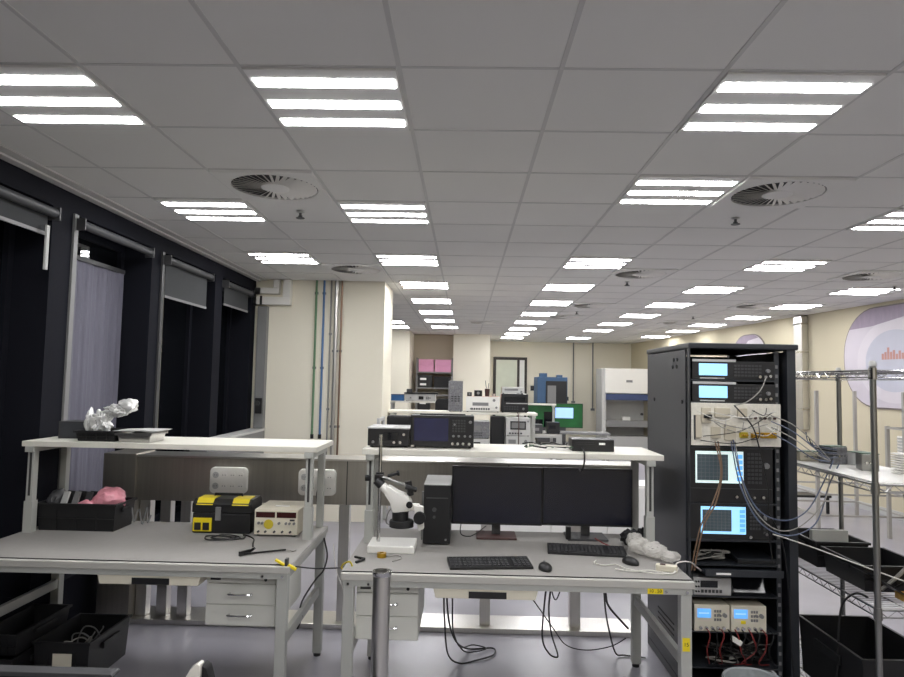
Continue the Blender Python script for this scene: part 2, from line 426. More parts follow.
dl = [(.5, 2.5, 'large round swirl vent in the ceiling over the left bench'), (5.5, 2.5, 'large round swirl vent in the ceiling right of a three-strip light'),
      (.5, 7.4, 'small swirl vent right in front of the white pillar top'), (5.45, 7.4, 'round swirl vent in mid-ceiling behind and left of the large right one'), (9.3, 7.25, 'round swirl vent near the right wall poster'),
      (5.5, 12.4, 'distant swirl vent, first behind the mid-ceiling vent'), (5.3, 15.4, 'distant swirl vent, second behind the mid-ceiling vent'), (5.3, 20.3, 'most distant swirl vent of the middle line'),
      (9.3, 11.9, 'distant swirl vent next to a light above the rack top'), (8.9, 16.6, 'farthest swirl vent above the equipment rack'), (3.0, 17.8, 'small dark distant vent alone in the middle of the ceiling')]
for n, (c, r, lab) in enumerate(dl):
    loc = (XA(c), gy(r), CZ)
    if n == 0: D0.location = loc; D0['label'] = lab
    else: dup(D0, loc, 0, lab)
def sprinkler():
    t = thing('sprinkler_head', '', 'sprinkler', (0, 0, CZ), 0, 'ceiling sprinkler heads')
    obj('flange', MB().lathe((0, 0, 0), [(.02, -.001), (.03, -.006), (.012, -.012)], 16), 'light_grey', t, smooth=True)
    obj('body', MB().cyl((0, 0, -.01), (0, 0, -.04), .009, seg=10), 'dark_grey', t)
    obj('deflector', MB().cyl((0, 0, -.045), (0, 0, -.049), .03, seg=16).cbox((.012, 0, -.04), (.004, .006, .02)).cbox((-.012, 0, -.04), (.004, .006, .02)), 'dark_grey', t)
    return t
S0 = sprinkler()
for n, (c, r, lab) in enumerate([(.5, 3.5, 'sprinkler head hanging below the left large swirl vent'), (5.5, 3.5, 'sprinkler head below the large right swirl vent'), (5.45, 8.4, 'sprinkler head below the mid-ceiling swirl vent'),
        (10.4, 8.4, 'sprinkler head close to the right wall'), (5.4, 13.9, 'farthest sprinkler head in the middle of the ceiling'), (8.75, 14.7, 'sprinkler head beside a distant light above the rack')]):
    loc = (XA(c), gy(r), CZ)
    if n == 0: S0.location = loc; S0['label'] = lab
    else: dup(S0, loc, 0, lab)
# ------------------------------------------------------------------ pillar pipes
def vpipe(name, label, x, z0, z1, r, m, y=7.6, capm=None):
    t = thing(name, label, 'pipe', (x, y - r - .012, z0))
    obj('tube', MB().cyl((0, 0, 0), (0, 0, z1 - z0), r, seg=12), m, t, smooth=True)
    if capm: obj('end_fitting', MB().cyl((0, 0, -.03), (0, 0, .02), r * 1.5, seg=12), capm, t)
    for z in ([.78, 1.66] if z0 < 1.2 else [.7]): 
        obj('clip', MB().box(-r * 1.5, r * 1.5, -r * .3, r + .012, z + .0, z + .025), 'mid_grey', t)
    return t
vpipe('green_pipe', 'thin green pipe running down the white pillar', -1.77, .98, CZ - .002, .013, 'green_pipe', capm='black_plastic')
vpipe('blue_pipe', 'thin blue pipe right of the green one on the white pillar', -1.68, .98, CZ - .002, .013, 'blue_pipe', capm='black_plastic')
vpipe('conduit', 'thin pale conduit just right of the blue pipe on the pillar', -1.595, .5, CZ - .002, .010, 'cable_grey')
vpipe('conduit', 'steel pipe in the middle of the clamped group on the pillar', -1.53, .3, CZ - .002, .022, 'steel')
vpipe('conduit', 'narrow brown pipe, rightmost on the white pillar', -1.47, .3, CZ - .002, .011, 'copper')
t = thing('pipe_fitting', 'white rectangular duct elbows wrapped round the top left corner of the pillar', 'duct', (-2.49, 7.6, 2.50))
obj('outer_elbow', MB().box(.03, .43, -.10, -.001, 0, .09).box(.34, .43, -.10, -.001, .09, .30), 'white_plastic', t, .006)
obj('inner_elbow', MB().box(.07, .29, -.085, -.001, .13, .20).box(.22, .29, -.085, -.001, .20, .30), 'white_plastic', t, .006)
obj('collar', MB().cyl((.02, -.05, .045), (-.005, -.05, .045), .055, seg=14).cyl((.06, -.045, .165), (.0, -.045, .165), .04, seg=14), 'chrome_dull', t)
obj('clamp', MB().box(.075, .10, -.108, -.1, -.005, .1), 'black_plastic', t)
t = thing('corner_conduit', 'tall brushed metal channel standing in the corner between window wall and pillar', 'channel', (-2.44, 7.585, 1.06))
obj('channel', MB().box(0, .11, -.08, .01, 0, 1.42), 'mid_grey', t, .004)
obj('switch_box', MB().box(.02, .10, -.11, -.08, .17, .35), 'black_plastic', t, .004)
obj('switch_knob', MB().cyl((.05, -.11, .29), (.05, -.125, .29), .028, seg=16), 'slot_dark', t)
# ------------------------------------------------------------------ stainless power trunking behind the benches
t = thing('power_trunking', 'long brushed stainless power channel on posts running behind both front benches', 'power trunking', (0, 4.38, 0))
obj('channel', MB().box(-2.2, 1.16, 0, .22, .81, 1.10), 'steel_dark', t, .004)
obj('lid', MB().box(-2.2, 1.16, -.012, .232, 1.10, 1.112), 'steel', t)
for x in (-.78, .3): obj('seam', MB().box(x, x + .006, -.003, 0, .81, 1.10), 'slot_dark', t)
obj('end_column', MB().box(-2.42, -2.2, -.02, .25, .035, 1.12), 'steel_dark', t, .004)
obj('floor_plate', MB().box(-2.42, 1.16, 0, .25, 0, .032), 'steel', t, .003)
for x in (-2.16, -2.02, -1.88, -.80, .16, .76): obj('post', MB().box(x - .035, x + .035, .06, .13, .032, .81), 'steel', t, .003)
def socket(x):
    p = obj('socket_panel', MB().prism(rrect(x, x + .25, .872, 1.045, .03), 'y', -.035, 0), 'white_plastic', t, .006)
    for i in range(4):
        for j in range(2):
            cx, cz = x + .04 + i * .056, .922 + j * .072
            obj('socket', MB().cyl((cx, -.0365, cz), (cx, -.034, cz), .021, seg=18).mat(1).cyl((cx - .008, -.0372, cz), (cx - .008, -.0362, cz), .003, seg=6).cyl((cx + .008, -.0372, cz), (cx + .008, -.0362, cz), .003, seg=6), ['white_plastic' if i else 'light_grey', 'slot_dark'], p)
socket(-1.69); socket(-1.097)
tag(obj('power_plug', MB().cbox((-.935, 4.325, .965), (.035, .05, .05)).tube(spline([(-.935, 4.30, .955), (-.955, 4.28, .90), (-.95, 4.29, .80), (-.95, 4.32, .5)]), .004), 'black_plastic'), 'black plug pushed into the right-hand socket panel with its cord hanging', 'plug')
# ------------------------------------------------------------------ workbench
def bench(loc, W, D, label, ypost=.52, shelfd=.45, lod=0, sticker=False):
    t = thing('workbench', label, 'workbench', loc, 0, 'metal workbenches')
    obj('worktop', MB().box(0, W, 0, D, .718, .75), 'bench_top', t, .003)
    obj('apron', MB().box(.01, W - .01, .004, .034, .692, .718).box(.01, W - .01, D - .034, D - .004, .692, .718).box(.01, .045, .034, D - .034, .692, .718).box(W - .045, W - .01, .034, D - .034, .692, .718), 'bench_frame', t)
    for x in (.012, W - .062):
        for y in (.006, D - .056):
            obj('leg', MB().box(x, x + .05, y, y + .05, .02, .692), 'bench_frame', t, .004)
            if not lod: obj('foot', MB().cyl((x + .025, y + .025, 0), (x + .025, y + .025, .02), .021, seg=14), 'black_plastic', t)
    for x in (.042, W - .042):
        obj('side_brace', MB().beam((x, D - .057, .385), (x, .057, .385), .025, .05), 'bench_frame', t)
    for x in (.02, W - .07):
        u = obj('upright', MB().box(x + .006, x + .044, ypost, ypost + .04, .75, 1.235), 'bench_frame', t, .003)
        if not lod:
            obj('slot', MB().box(x + .019, x + .031, ypost - .002, ypost + .001, .96, 1.2), 'slot_dark', u)
            obj('joint_sleeve', MB().box(x + .001, x + .049, ypost - .004, ypost + .045, .75, .93), 'bench_frame', u, .002)
        obj('rear_upright', MB().box(x + .006, x + .044, D - .055, D - .015, .75, 1.235), 'bench_frame', t, .003)
        obj('shelf_bracket', MB().box(x, x + .05, ypost - .02, D - .0, 1.205, 1.236), 'bench_frame', t, .002)
    obj('shelf', MB().box(-.0, W + (.025 if sticker else 0), ypost - .02, ypost - .02 + shelfd, 1.236, 1.266), 'shelf_top', t, .003)
    if not lod:
        for x in (W - .035, W - .13, .035, .13): obj('bolt', MB().cyl((x, .0045, .704), (x, -.003, .704), .006, seg=10), 'chrome', t)
    if sticker:
        s = obj('sticker', MB().box(W - .215, W - .145, .001, .004, .694, .72), 'yellow', t)
        text_mesh('10 . 50', .021, 'black_plastic', s, (W - .18, .0004, .707))
        s = obj('sticker', MB().box(W - .056, W - .022, .0045, .0062, .44, .50), 'yellow', t)
        text_mesh('15', .024, 'black_plastic', s, (W - .039, .004, .47))
    return t
LB = (-2.485, 3.135, 0); RB = (-.56, 3.06, 0)
bench(LB, 1.668, .87, 'left metal workbench with grey mat, upper shelf and two-drawer unit', .515)
bench(RB, 1.63, .92, 'right metal workbench carrying the two monitors and microscope', .56, sticker=True)
single('desk_mat', 'grey anti-static mat covering the top of the left workbench', 'mat', MB().box(.0, 1.666, .03, .868, 0, .004).mat(1).box(0, 1.666, .026, .03, -.0, .004), ['mat_grey', 'black_matt'], (LB[0], LB[1], .7505))
mm = MB(); 
mm.prism([(0.0, .03), (1.628, .03), (1.628, .918), (0.0, .918)], 'z', 0, .004).mat(1).box(0, 1.628, .026, .03, 0, .004)
single('desk_mat', 'grey anti-static mat under keyboards and monitors on the right workbench', 'mat', mm, ['mat_grey', 'black_matt'], (RB[0], RB[1], .7505))
TZ = .755
def drawers(loc, w, d, h, label):
    t = thing('drawer_unit', label, 'drawer unit', loc, 0, 'drawer units under the benches')
    obj('body', MB().box(0, w, .015, d, -h, 0), 'drawer_white', t, .003)
    obj('top_rail', MB().box(.002, w - .002, 0, .015, -.042, -.001), 'drawer_white', t, .002)
    obj('maker_plate', MB().box(.02, .07, -.002, 0, -.028, -.014), 'dark_grey', t)
    obj('lock', MB().cyl((w - .05, .001, -.022), (w - .05, -.004, -.022), .008, seg=12), 'black_plastic', t)
    z = -.045; hh = (h - .05) / 2
    for k in range(2):
        dr = obj('drawer', MB().box(.002, w - .002, 0, .014, z - hh + .003, z), 'drawer_white', t, .002)
        obj('handle', MB().tube(spline([(w * .35, 0, z - .045), (w * .35, -.022, z - .045), (w * .65, -.022, z - .045), (w * .65, 0, z - .045)], 4), .004), 'chrome', dr, smooth=True)
        z -= hh
    return t
drawers((-1.238, 3.20, .6915), .34, .5, .25, 'white two-drawer unit hung under the left workbench')
drawers((-.495, 3.12, .6915), .295, .5, .265, 'white two-drawer unit hung under the right workbench behind the steel post')
def pencil_tray(loc, w, label):
    t = thing('keyboard_tray', label, 'tray', loc, 0, 'slim trays under the benches')
    m = MB(); m.prism([(-.0, -.0), (w, 0), (w - .012, -.043), (.012, -.043)], 'y', 0, .25)
    obj('tray', m, 'beige_light', t, .003)
    obj('grip', MB().box(w * .34, w * .70, -.004, .0, -.040, -.010), 'black_plastic', t)
pencil_tray((-1.745, 3.142, .6915), .50, 'slim beige pull-out tray under the middle of the left bench')
pencil_tray((-.13, 3.067, .6915), .485, 'slim beige pull-out tray under the middle of the right bench')
# ------------------------------------------------------------------ objects on the left bench
def crate(name, label, loc, w, d, h, rz=0, m='esd_black', group=None, label_plate=False, rim=.008, cat='crate'):
    t = thing(name, label, cat, loc, rz, group)
    obj('body', MB().tray(0, w, 0, d, 0, h, .006, .012, rim), m, t)
    rb = MB()
    for k in range(1, 4): rb.box(w * k / 4 - .003, w * k / 4 + .003, .002, .012, .01, h * .8)
    rb.box(.012, w - .012, .0, .012, h * .42, h * .46)
    obj('ribs', rb, m, t)
    for x in (-.012, w): obj('handle', MB().box(x, x + .012, d * .3, d * .7, h * .65, h * .8), m, t, .003)
    if label_plate: obj('label_card', MB().box(w * .36, w * .70, -.004, -.001, h * .42, h * .74), 'beige_light', t)
    return t
crate('storage_bin', 'low black bin on the left bench holding grey devices and a pink bag', (-2.43, 3.708, TZ), .455, .225, .155, cat='bin')
dx = [-2.30, -2.235, -2.165]
for k, x in enumerate(dx):
    th = thing('handheld_tester', ['grey handheld tester with white label, leftmost in the bin', 'grey handheld tester, middle of three in the bin', 'black handheld tester with white print, right one in the bin'][k], 'tester', (x, 3.80, TZ + .012), -.3, 'handheld testers in the bin')
    obj('body', MB().cbox((0, .0, .105), (.056, .04, .185), Matrix.Rotation(-.35, 3, 'X')), 'black_plastic' , th, .004)
    obj('cover', MB().cbox((.0, -.028, .15), (.042, .012, .10), Matrix.Rotation(-.35, 3, 'X')), ['light_grey', 'mid_grey', 'dark_grey'][k], th, .003)
single('pink_bag', 'crumpled shiny pink anti-static bag lying in the left bench bin', 'bag', MB().blob((0, 0, .0), (.095, .075, .075), .18, 4, 4, seed=2).blob((-.10, -.04, -.03), (.06, .04, .035), .3, 6, 3, seed=4), 'pink_bag', (-2.07, 3.82, TZ + .16), smooth=True)
single('grey_pouch', 'soft dark grey pouch slumped at the left end of the bin', 'pouch', MB().blob((0, 0, 0), (.05, .07, .06), .25, 4, 3, seed=9), 'dark_grey', (-2.38, 3.83, TZ + .15), smooth=True)
cable('clip_leads', 'tangle of grey clip leads hanging at the right side of the bin', [(-1.955, 3.86, TZ + .11), (-1.935, 3.85, TZ + .03), (-1.92, 3.87, TZ + .10), (-1.90, 3.88, TZ + .01), (-1.885, 3.90, TZ + .11), (-1.87, 3.88, TZ + .02), (-1.86, 3.9, TZ + .06)], .004, 'mid_grey')
# toolbox
t = thing('toolbox', 'black toolbox with yellow lid panels on the left bench', 'toolbox', (-1.545, 3.74, TZ))
obj('body', MB().box(0, .335, 0, .2, 0, .115), 'black_plastic', t, .01)
obj('lid', MB().prism([(.0, .115), (.2, .115), (.2, .165), (.17, .19), (.03, .19), (0, .165)], 'x', -.004, .339), 'black_plastic', t, .006)
for x in (.02, .225): obj('lid_panel', MB().prism([(-.004, .160), (.03, .194), (.12, .196), (.12, .19), (.034, .188), (.0, .158)], 'x', x, x + .095), 'yellow', t, .002)
obj('yellow_latch', MB().box(.008, .115, -.01, .0, .012, .088), 'yellow', t, .003)
obj('latch_grille', MB().box(.018, .055, -.013, -.01, .02, .062).box(.066, .103, -.013, -.01, .02, .062), 'black_plastic', t)
obj('clasp', MB().box(.135, .165, -.012, .002, .075, .15), 'mid_grey', t, .003)
obj('handle', MB().tube([(.09, .1, .19), (.09, .1, .205), (.25, .1, .205), (.25, .1, .19)], .008, 8), 'black_plastic', t)
cable('coiled_lead', 'thin black cable coiled loosely on the mat before the toolbox', [(-1.25 + .0, 3.66, TZ + .006)] + [(-1.36 + .085 * math.cos(a) + .012 * math.sin(2.3 * a) + .006 * a, 3.60 + .055 * math.sin(a) + .004 * a, TZ + .005 + .0015 * (a % 3)) for a in [k * .5 for k in range(28)]] + [(-1.18, 3.66, TZ + .006), (-1.14, 3.60, TZ + .006), (-1.12, 3.52, TZ + .005), (-1.10, 3.46, TZ + .005)], .0038, 'cable_black', n=4)
# bench power supply
t = thing('power_supply', 'beige bench power supply with twin dark displays on the left bench', 'power supply', (-1.178, 3.70, TZ))
obj('case', MB().box(0, .25, .01, .29, .008, .148), 'beige', t, .004)
obj('front_panel', MB().box(.004, .246, 0, .01, .01, .145), 'beige_light', t, .002)
obj('carry_strip', MB().box(.09, .17, .10, .125, .148, .151), 'white_plastic', t)
for x0, x1 in ((.012, .12), (.13, .24)): obj('display', MB().box(x0, x1, -.002, 0, .105, .136), 'display_red', t)
obj('warning_sticker', MB().cyl((.085, 0, .068), (.085, -.002, .068), .027, seg=20), 'yellow_dim', t)
for x in (.03, .05, .145, .185, .205, .23): obj('knob', MB().cyl((x, 0, .075), (x, -.012, .075), .007, seg=12), 'mid_grey', t)
for x in (.03, .07, .12, .165, .21): obj('terminal', MB().cyl((x, 0, .028), (x, -.014, .028), .006, seg=10), 'dark_grey', t)
obj('button', MB().box(.205, .232, -.004, 0, .088, .097), 'dark_grey', t)
for x in (.02, .23):
    for y in (.03, .26): obj('foot', MB().cyl((x, y, 0), (x, y, .009), .009, seg=10), 'black_plastic', t)
# soldering probe
t = thing('clamp_tool', 'slim black clamp lying near the front right corner of the left mat', 'clamp', (-1.095, 3.30, TZ))
obj('bar', MB().beam((.0, 0, .008), (.185, .10, .008), .008, .008), 'black_plastic', t)
obj('jaw', MB().beam((-.015, -.02, .012), (.02, .035, .012), .012, .022).beam((.02, .035, .012), (.045, .03, .03), .012, .012), 'black_plastic', t)
cable('thin_wire', 'fine bare wire curling from the clamp tip on the left mat', [(-.92, 3.41, TZ + .005), (-.89, 3.40, TZ + .005), (-.87, 3.39, TZ + .004), (-.86, 3.41, TZ + .003)], .002, 'cable_grey')
t = thing('yellow_clip', 'yellow spring clip gripping the front right corner of the left bench', 'clip', (-.84, 3.165, TZ))
obj('jaw', MB().cbox((-.03, -.01, .012), (.05, .018, .01), Matrix.Rotation(.5, 3, 'Y')).cbox((.03, -.01, -.01), (.045, .018, .012), Matrix.Rotation(.5, 3, 'Y')), 'yellow', t, .002)
obj('lever', MB().cbox((.0, 0, .004), (.014, .03, .05)), 'dark_grey', t, .002)
t = thing('yellow_clip', 'yellow wire clip on the front left corner of the right bench', 'clip', (-.555, 3.165, TZ))
obj('jaw', MB().tube(spline([(0, 0, -.02), (.03, 0, -.01), (.02, 0, .02), (-.01, 0, .01), (-.02, 0, -.01), (0, 0, -.02)], 4), .004), 'yellow_dim', t)
cable('bridging_lead', 'dark lead stretched between the two workbenches at tabletop height', [(-.80, 3.17, .745), (-.70, 3.18, .735), (-.57, 3.17, .745)], .0035, 'cable_black')
cable('hanging_lead', 'black cable drooping off the right end of the left bench', [(-.825, 3.93, .70), (-.80, 3.92, .60), (-.815, 3.9, .52), (-.84, 3.85, .49), (-.86, 3.75, .46), (-.87, 3.6, .42), (-.86, 3.5, .33), (-.85, 3.55, .38)], .005, 'cable_black')
cable('hanging_lead', 'thin pale lead hanging in the gap between the two workbenches', [(-.80, 4.1, .62), (-.76, 4.0, .50), (-.70, 3.9, .42), (-.66, 3.9, .3), (-.66, 3.9, .1), (-.64, 3.95, .006)], .003, 'cable_white')
# left shelf objects
SZ = 1.2665
single('equipment_box', 'dark grey box at the left end of the left upper shelf', 'box', MB().box(0, .18, 0, .14, 0, .10).mat(1).box(.01, .17, -.002, 0, .01, .09), ['dark_grey', 'rack_side'], (-2.40, 3.82, SZ), bevel=.004)
crate('storage_bin', 'small black bin on the left upper shelf with crumpled foil bag', (-2.215, 3.68, SZ), .235, .22, .06, cat='bin')
single('bin_flap', 'black triangular card propped in the small shelf bin', 'flap', MB().prism([(0, 0), (.14, 0), (.07, .13)], 'y', 0, .004), 'black_matt', (-2.205, 3.79, SZ + .008))
fb = MB().blob((0, 0, 0), (.055, .05, .075), .5, 7, 4, seed=5).blob((-.065, 0, .0), (.03, .04, .07), .5, 7, 3, seed=6)
fb.blob((.085, .0, .075), (.075, .045, .035), .35, 6, 4, seed=8).blob((.15, .0, .105), (.055, .045, .04), .3, 5, 3, seed=3)
single('foil_bag', 'crumpled silver bubble-lined bag sticking up out of the shelf bin', 'bag', fb, 'foil', (-2.125, 3.79, SZ + .095), smooth=True)
t = thing('steel_tray', 'shallow stainless tray on the left upper shelf', 'tray', (-1.975, 3.66, SZ))
obj('pan', MB().tray(.012, .205, 0, .19, 0, .052, .003, .010, .008), 'steel', t)
obj('loose_lid', MB().prism([(-.03, .058), (.12, .062), (.21, .056), (.24, .066), (.12, .068), (-.03, .062)], 'y', .03, .2), 'light_grey', t)
# ------------------------------------------------------------------ crates on the floor, left
crate('storage_crate', 'black crate on the floor with a beige label card and tangled leads inside', (-2.265, 3.50, 0), .30, .42, .225, label_plate=True, group='black crates under the left bench')
crate('storage_crate', 'black crate on the floor at the far left, under another crate', (-2.49, 3.36, 0), .21, .45, .19, group='black crates under the left bench')
crate('storage_crate', 'topmost black crate stacked at the far left of the floor', (-2.49, 3.38, .195), .215, .45, .11, group='black crates under the left bench')
for k in range(2):
    cable('tangled_lead', ['grey lead heaped inside the labelled floor crate, front loop', 'pale lead heaped inside the labelled floor crate, rear loop'][k], [(-2.12 + .06 * math.sin(a * 1.3 + k), 3.66 + .1 * k + .06 * math.cos(a), .13 + .05 * math.sin(a * 1.9 + k) + .02 * k) for a in [q * .8 for q in range(14)]], .004, ['cable_grey', 'mid_grey'][k], n=5)
# ------------------------------------------------------------------ right bench objects
# microscope
t = thing('stereo_microscope', 'white stereo microscope on a boom stand with heavy white base', 'microscope', (-.49, 3.40, TZ))
obj('base_plate', MB().box(0, .245, 0, .20, 0, .038), 'white_plastic', t, .006)
obj('pole', MB().cyl((.045, .10, .038), (.045, .10, .60), .0095, seg=16), 'chrome', t, smooth=True)
c = obj('clamp', MB().cyl((.045, .10, .35), (.045, .10, .40), .022, seg=16).cbox((.045, .07, .375), (.045, .04, .035)), 'black_plastic', t, .003)
obj('clamp_knob', MB().cyl((.0, .08, .372), (-.03, .08, .372), .016, seg=14).cyl((.09, .07, .385), (.14, .07, .40), .008, seg=10).cyl((.14, .07, .40), (.15, .07, .403), .014, seg=12), 'black_matt', c)
obj('boom_arm', MB().cyl((.05, .06, .385), (.215, .05, .335), .010, seg=14), 'chrome_dull', t, smooth=True)
obj('arm_joint', MB().cyl((.20, .05, .365), (.215, .05, .29), .018, seg=14).cyl((.19, .02, .34), (.25, .02, .325), .013, seg=12), 'black_plastic', t, .002)
hd = MB()
hd.prism([(.075, .325), (.10, .345), (.15, .315), (.205, .295), (.225, .26), (.215, .215), (.125, .205), (.112, .255), (.085, .295)], 'y', .0, .085)
obj('head', hd, 'white_plastic', t, .012, smooth=True)
for y in (.018, .062):
    e = obj('eyepiece_tube', MB().cyl((.105, y, .305), (.06, y, .345), .019, seg=16), 'white_plastic', t, smooth=True)
    obj('eyepiece', MB().cyl((.065, y, .341), (.033, y, .369), .022, .018, seg=16), 'black_plastic', e, smooth=True)
obj('objective', MB().lathe((.165, .04, 0), [(.043, .208), (.043, .165), (.038, .162)], 24), 'black_plastic', t, smooth=True)
obj('ring_light', MB().lathe((.172, .04, 0), [(.060, .165), (.064, .158), (.064, .132), (.03, .130), (.03, .165)], 28, closed=True), 'black_matt', t, smooth=True)
obj('focus_bracket', MB().box(.205, .265, .03, .055, .215, .25).prism([(.235, .245), (.285, .238), (.29, .125), (.265, .115), (.245, .17)], 'y', .02, .06), 'white_plastic', t, .004)
obj('focus_knob', MB().cyl((.268, .018, .185), (.268, -.014, .185), .031, seg=22).cyl((.215, .0, .252), (.215, -.014, .252), .017, seg=16), 'black_matt', t, .002)
obj('drape_hook', MB().tube(spline([(.12, .09, .22), (.095, .095, .19), (.085, .095, .14), (.11, .095, .125)], 4), .003), 'chrome_dull', t)
# computer tower
t = thing('computer_tower', 'black desktop computer tower with pale top between microscope and monitors', 'computer', (-.215, 3.60, TZ))
obj('case', MB().box(0, .15, .01, .36, .006, .322), 'black_plastic', t, .004)
obj('front_bezel', MB().box(.002, .148, 0, .01, .008, .32), 'black_matt', t, .003)
obj('top_cover', MB().box(.0, .15, .0, .36, .3225, .327), 'light_grey', t, .002)
obj('drive_slot', MB().box(.015, .135, -.002, 0, .25, .256), 'dark_grey', t)
obj('power_button', MB().cyl((.125, 0, .03), (.125, -.003, .03), .006, seg=12), 'mid_grey', t)
for k, z in enumerate((.19, .15)): obj('badge', MB().cyl((.06, 0, z), (.06, -.002, z), .012 - .004 * k, seg=14), 'dark_grey', t)
obj('cable_clip', MB().box(-.012, .0, .03, .06, .02, .28), 'mid_grey', t)
def monitor(loc, rz, label, base_m):
    t = thing('monitor', label, 'monitor', loc, rz, 'twin desk monitors')
    obj('bezel', MB().box(-.26, .26, .0, .03, .075, .405), 'black_plastic', t, .004)
    obj('display', MB().box(-.252, .252, -.002, .0005, .088, .397), 'monitor_face', t)
    obj('rear_shell', MB().box(-.13, .13, .03, .06, .14, .33), 'black_plastic', t, .008)
    obj('stand_neck', MB().box(-.025, .025, .05, .075, .01, .28), 'dark_grey', t, .003)
    obj('stand_base', MB().box(-.115, .115, -.04, .14, .0, .012), base_m, t, .004)
    return t
monitor((.196, 3.79, TZ), 0, 'left of the two switched-off black monitors, next to the computer tower', 'maroon')
monitor((.718, 3.81, TZ), .0, 'right of the two switched-off black monitors, above the rear keyboard', 'dark_grey')
tag(obj('webcam', MB().cbox((.60, 3.75, TZ + .05), (.028, .028, .07)), 'black_plastic', bevel=.004), 'small black upright gadget in front of the right monitor stand', 'gadget')
def keyboard(loc, rz, w, label):
    t = thing('keyboard', label, 'keyboard', loc, rz, 'black keyboards')
    d = .15
    obj('case', MB().prism([(0, 0), (d, 0), (d, .024), (0, .012)], 'x', -w / 2, w / 2), 'black_plastic', t, .003)
    ks = MB(); kp = MB(); nx = int(w / .0205)
    for r in range(6):
        for k in range(nx):
            if r == 0 and 4 < k < 10: continue
            if k in (nx - 5,) : continue
            x = -w / 2 + .008 + k * (w - .016) / nx; y = .012 + r * .0215; z = .012 + y / d * .012
            (kp if k > nx - 5 else ks).box(x, x + .015, y, y + .016, z, z + .006)
    ks.box(-w / 2 + .008 + 5 * .0205, -w / 2 + 10 * .0205, .012, .028, .012, .019)
    obj('keys', ks, 'dark_grey', t); obj('number_pad', kp, 'dark_grey', t)
keyboard((.145, 3.165, TZ), .12, .405, 'black keyboard at the front of the right bench')
keyboard((.655, 3.455, TZ), -.09, .41, 'black keyboard further back, in front of the right monitor')
def mouse(loc, rz, label):
    t = thing('computer_mouse', label, 'mouse', loc, rz, 'black mice')
    obj('shell', MB().blob((0, 0, .008), (.032, .052, .026), 0, 1, 3, flat=0), 'black_plastic', t, smooth=True)
    obj('scroll_wheel', MB().cyl((-.004, .022, .03), (.004, .022, .03), .008, seg=12), 'mid_grey', t)
mouse((.402, 3.19, TZ), .1, 'black mouse right of the front keyboard')
mouse((.845, 3.33, TZ), .5, 'black mouse right of the rear keyboard beside bubble wrap')
bw = MB()
for k, (x, y, z, rx, ry, rz_) in enumerate([(0, 0, .05, .065, .06, .05), (.06, -.07, .045, .07, .06, .045), (.12, -.13, .03, .055, .05, .032), (-.01, .06, .06, .05, .05, .05)]):
    bw.blob((x, y, z), (rx * .9, ry * .9, rz_ * .85), .2, 6, 4, flat=0, seed=k + 11)
single('bubble_wrap', 'crumpled clear bubble wrap at the right end of the right bench', 'wrap', bw, 'bubble', (.935, 3.50, TZ), smooth=True)
bk = MB()
for k, (x, y, z) in enumerate([(0, 0, .05), (.05, .02, .055), (-.03, .04, .04), (.06, .06, .03)]): bk.blob((x, y, z), (.035, .035, .04), .5, 6, 3, flat=0, seed=k + 31)
single('headphones_bundle', 'bundle of black straps and foam behind the bubble wrap', 'bundle', bk, 'black_matt', (.955, 3.68, TZ), smooth=True)
t = thing('power_strip', 'cream power strip with brown switch at the front right of the right bench', 'power strip', (.935, 3.215, TZ), -.35)
obj('body', MB().prism(rrect(0, .10, 0, .04, .012), 'z', 0, .03), 'beige_light', t, .004)
obj('switch', MB().box(.02, .045, .006, .02, .03, .034), 'maroon', t)
cable('white_cable', 'white cord looping across the mat in front of the bubble wrap', [(.68, 3.36, TZ + .005), (.66, 3.31, TZ + .005), (.70, 3.27, TZ + .005), (.76, 3.29, TZ + .005), (.80, 3.22, TZ + .005), (.88, 3.17, TZ + .005), (.95, 3.15, TZ + .005), (1.02, 3.18, TZ + .006), (1.06, 3.26, TZ + .006)], .003, 'cable_white')
cable('white_cable', 'white cord running off the right bench corner towards the rack', [(.74, 3.21, TZ + .005), (.82, 3.18, TZ + .005), (.90, 3.19, TZ + .009), (1.0, 3.16, TZ + .006), (1.05, 3.25, TZ + .03), (1.12, 3.28, TZ + .03), (1.19, 3.40, TZ - .02), (1.24, 3.46, TZ - .06)], .0035, 'cable_white')
t = thing('measuring_clip', 'black clip with open jaws on the right bench before the microscope', 'clip', (-.50, 3.26, TZ))
obj('arm', MB().beam((-.035, .05, .006), (.02, .0, .01), .012, .01).beam((.02, .0, .01), (-.015, -.05, .006), .012, .01), 'black_plastic', t, .002)
t = thing('tape_roll', 'small brass-coloured roll beside the microscope base', 'roll', (-.405, 3.335, TZ))
obj('ring', MB().lathe((0, 0, 0), [(.012, .0), (.024, .0), (.024, .022), (.012, .022)], 20, closed=True), 'brass', t, smooth=True)
obj('core', MB().lathe((0, 0, 0), [(.011, 0), (.011, .014)], 16), 'black_plastic', t)
cable('thin_wire', 'fine wire curving across the mat from the small brass roll', [(-.38, 3.33, TZ + .004), (-.33, 3.36, TZ + .004), (-.30, 3.31, TZ + .004), (-.34, 3.25, TZ + .004)], .002, 'cable_grey')
cable('monitor_lead', 'thin black lead curling on the mat below the left monitor', [(.0, 3.90, TZ + .1), (-.01, 3.82, TZ + .02), (.04, 3.80, TZ + .005), (.09, 3.84, TZ + .02), (.14, 3.92, TZ + .04)], .003, 'cable_black')
cable('red_lead', 'short dark red lead beside the right monitor stand', [(.74, 3.70, TZ + .035), (.78, 3.66, TZ + .018), (.83, 3.62, TZ + .005)], .0035, 'cable_red')
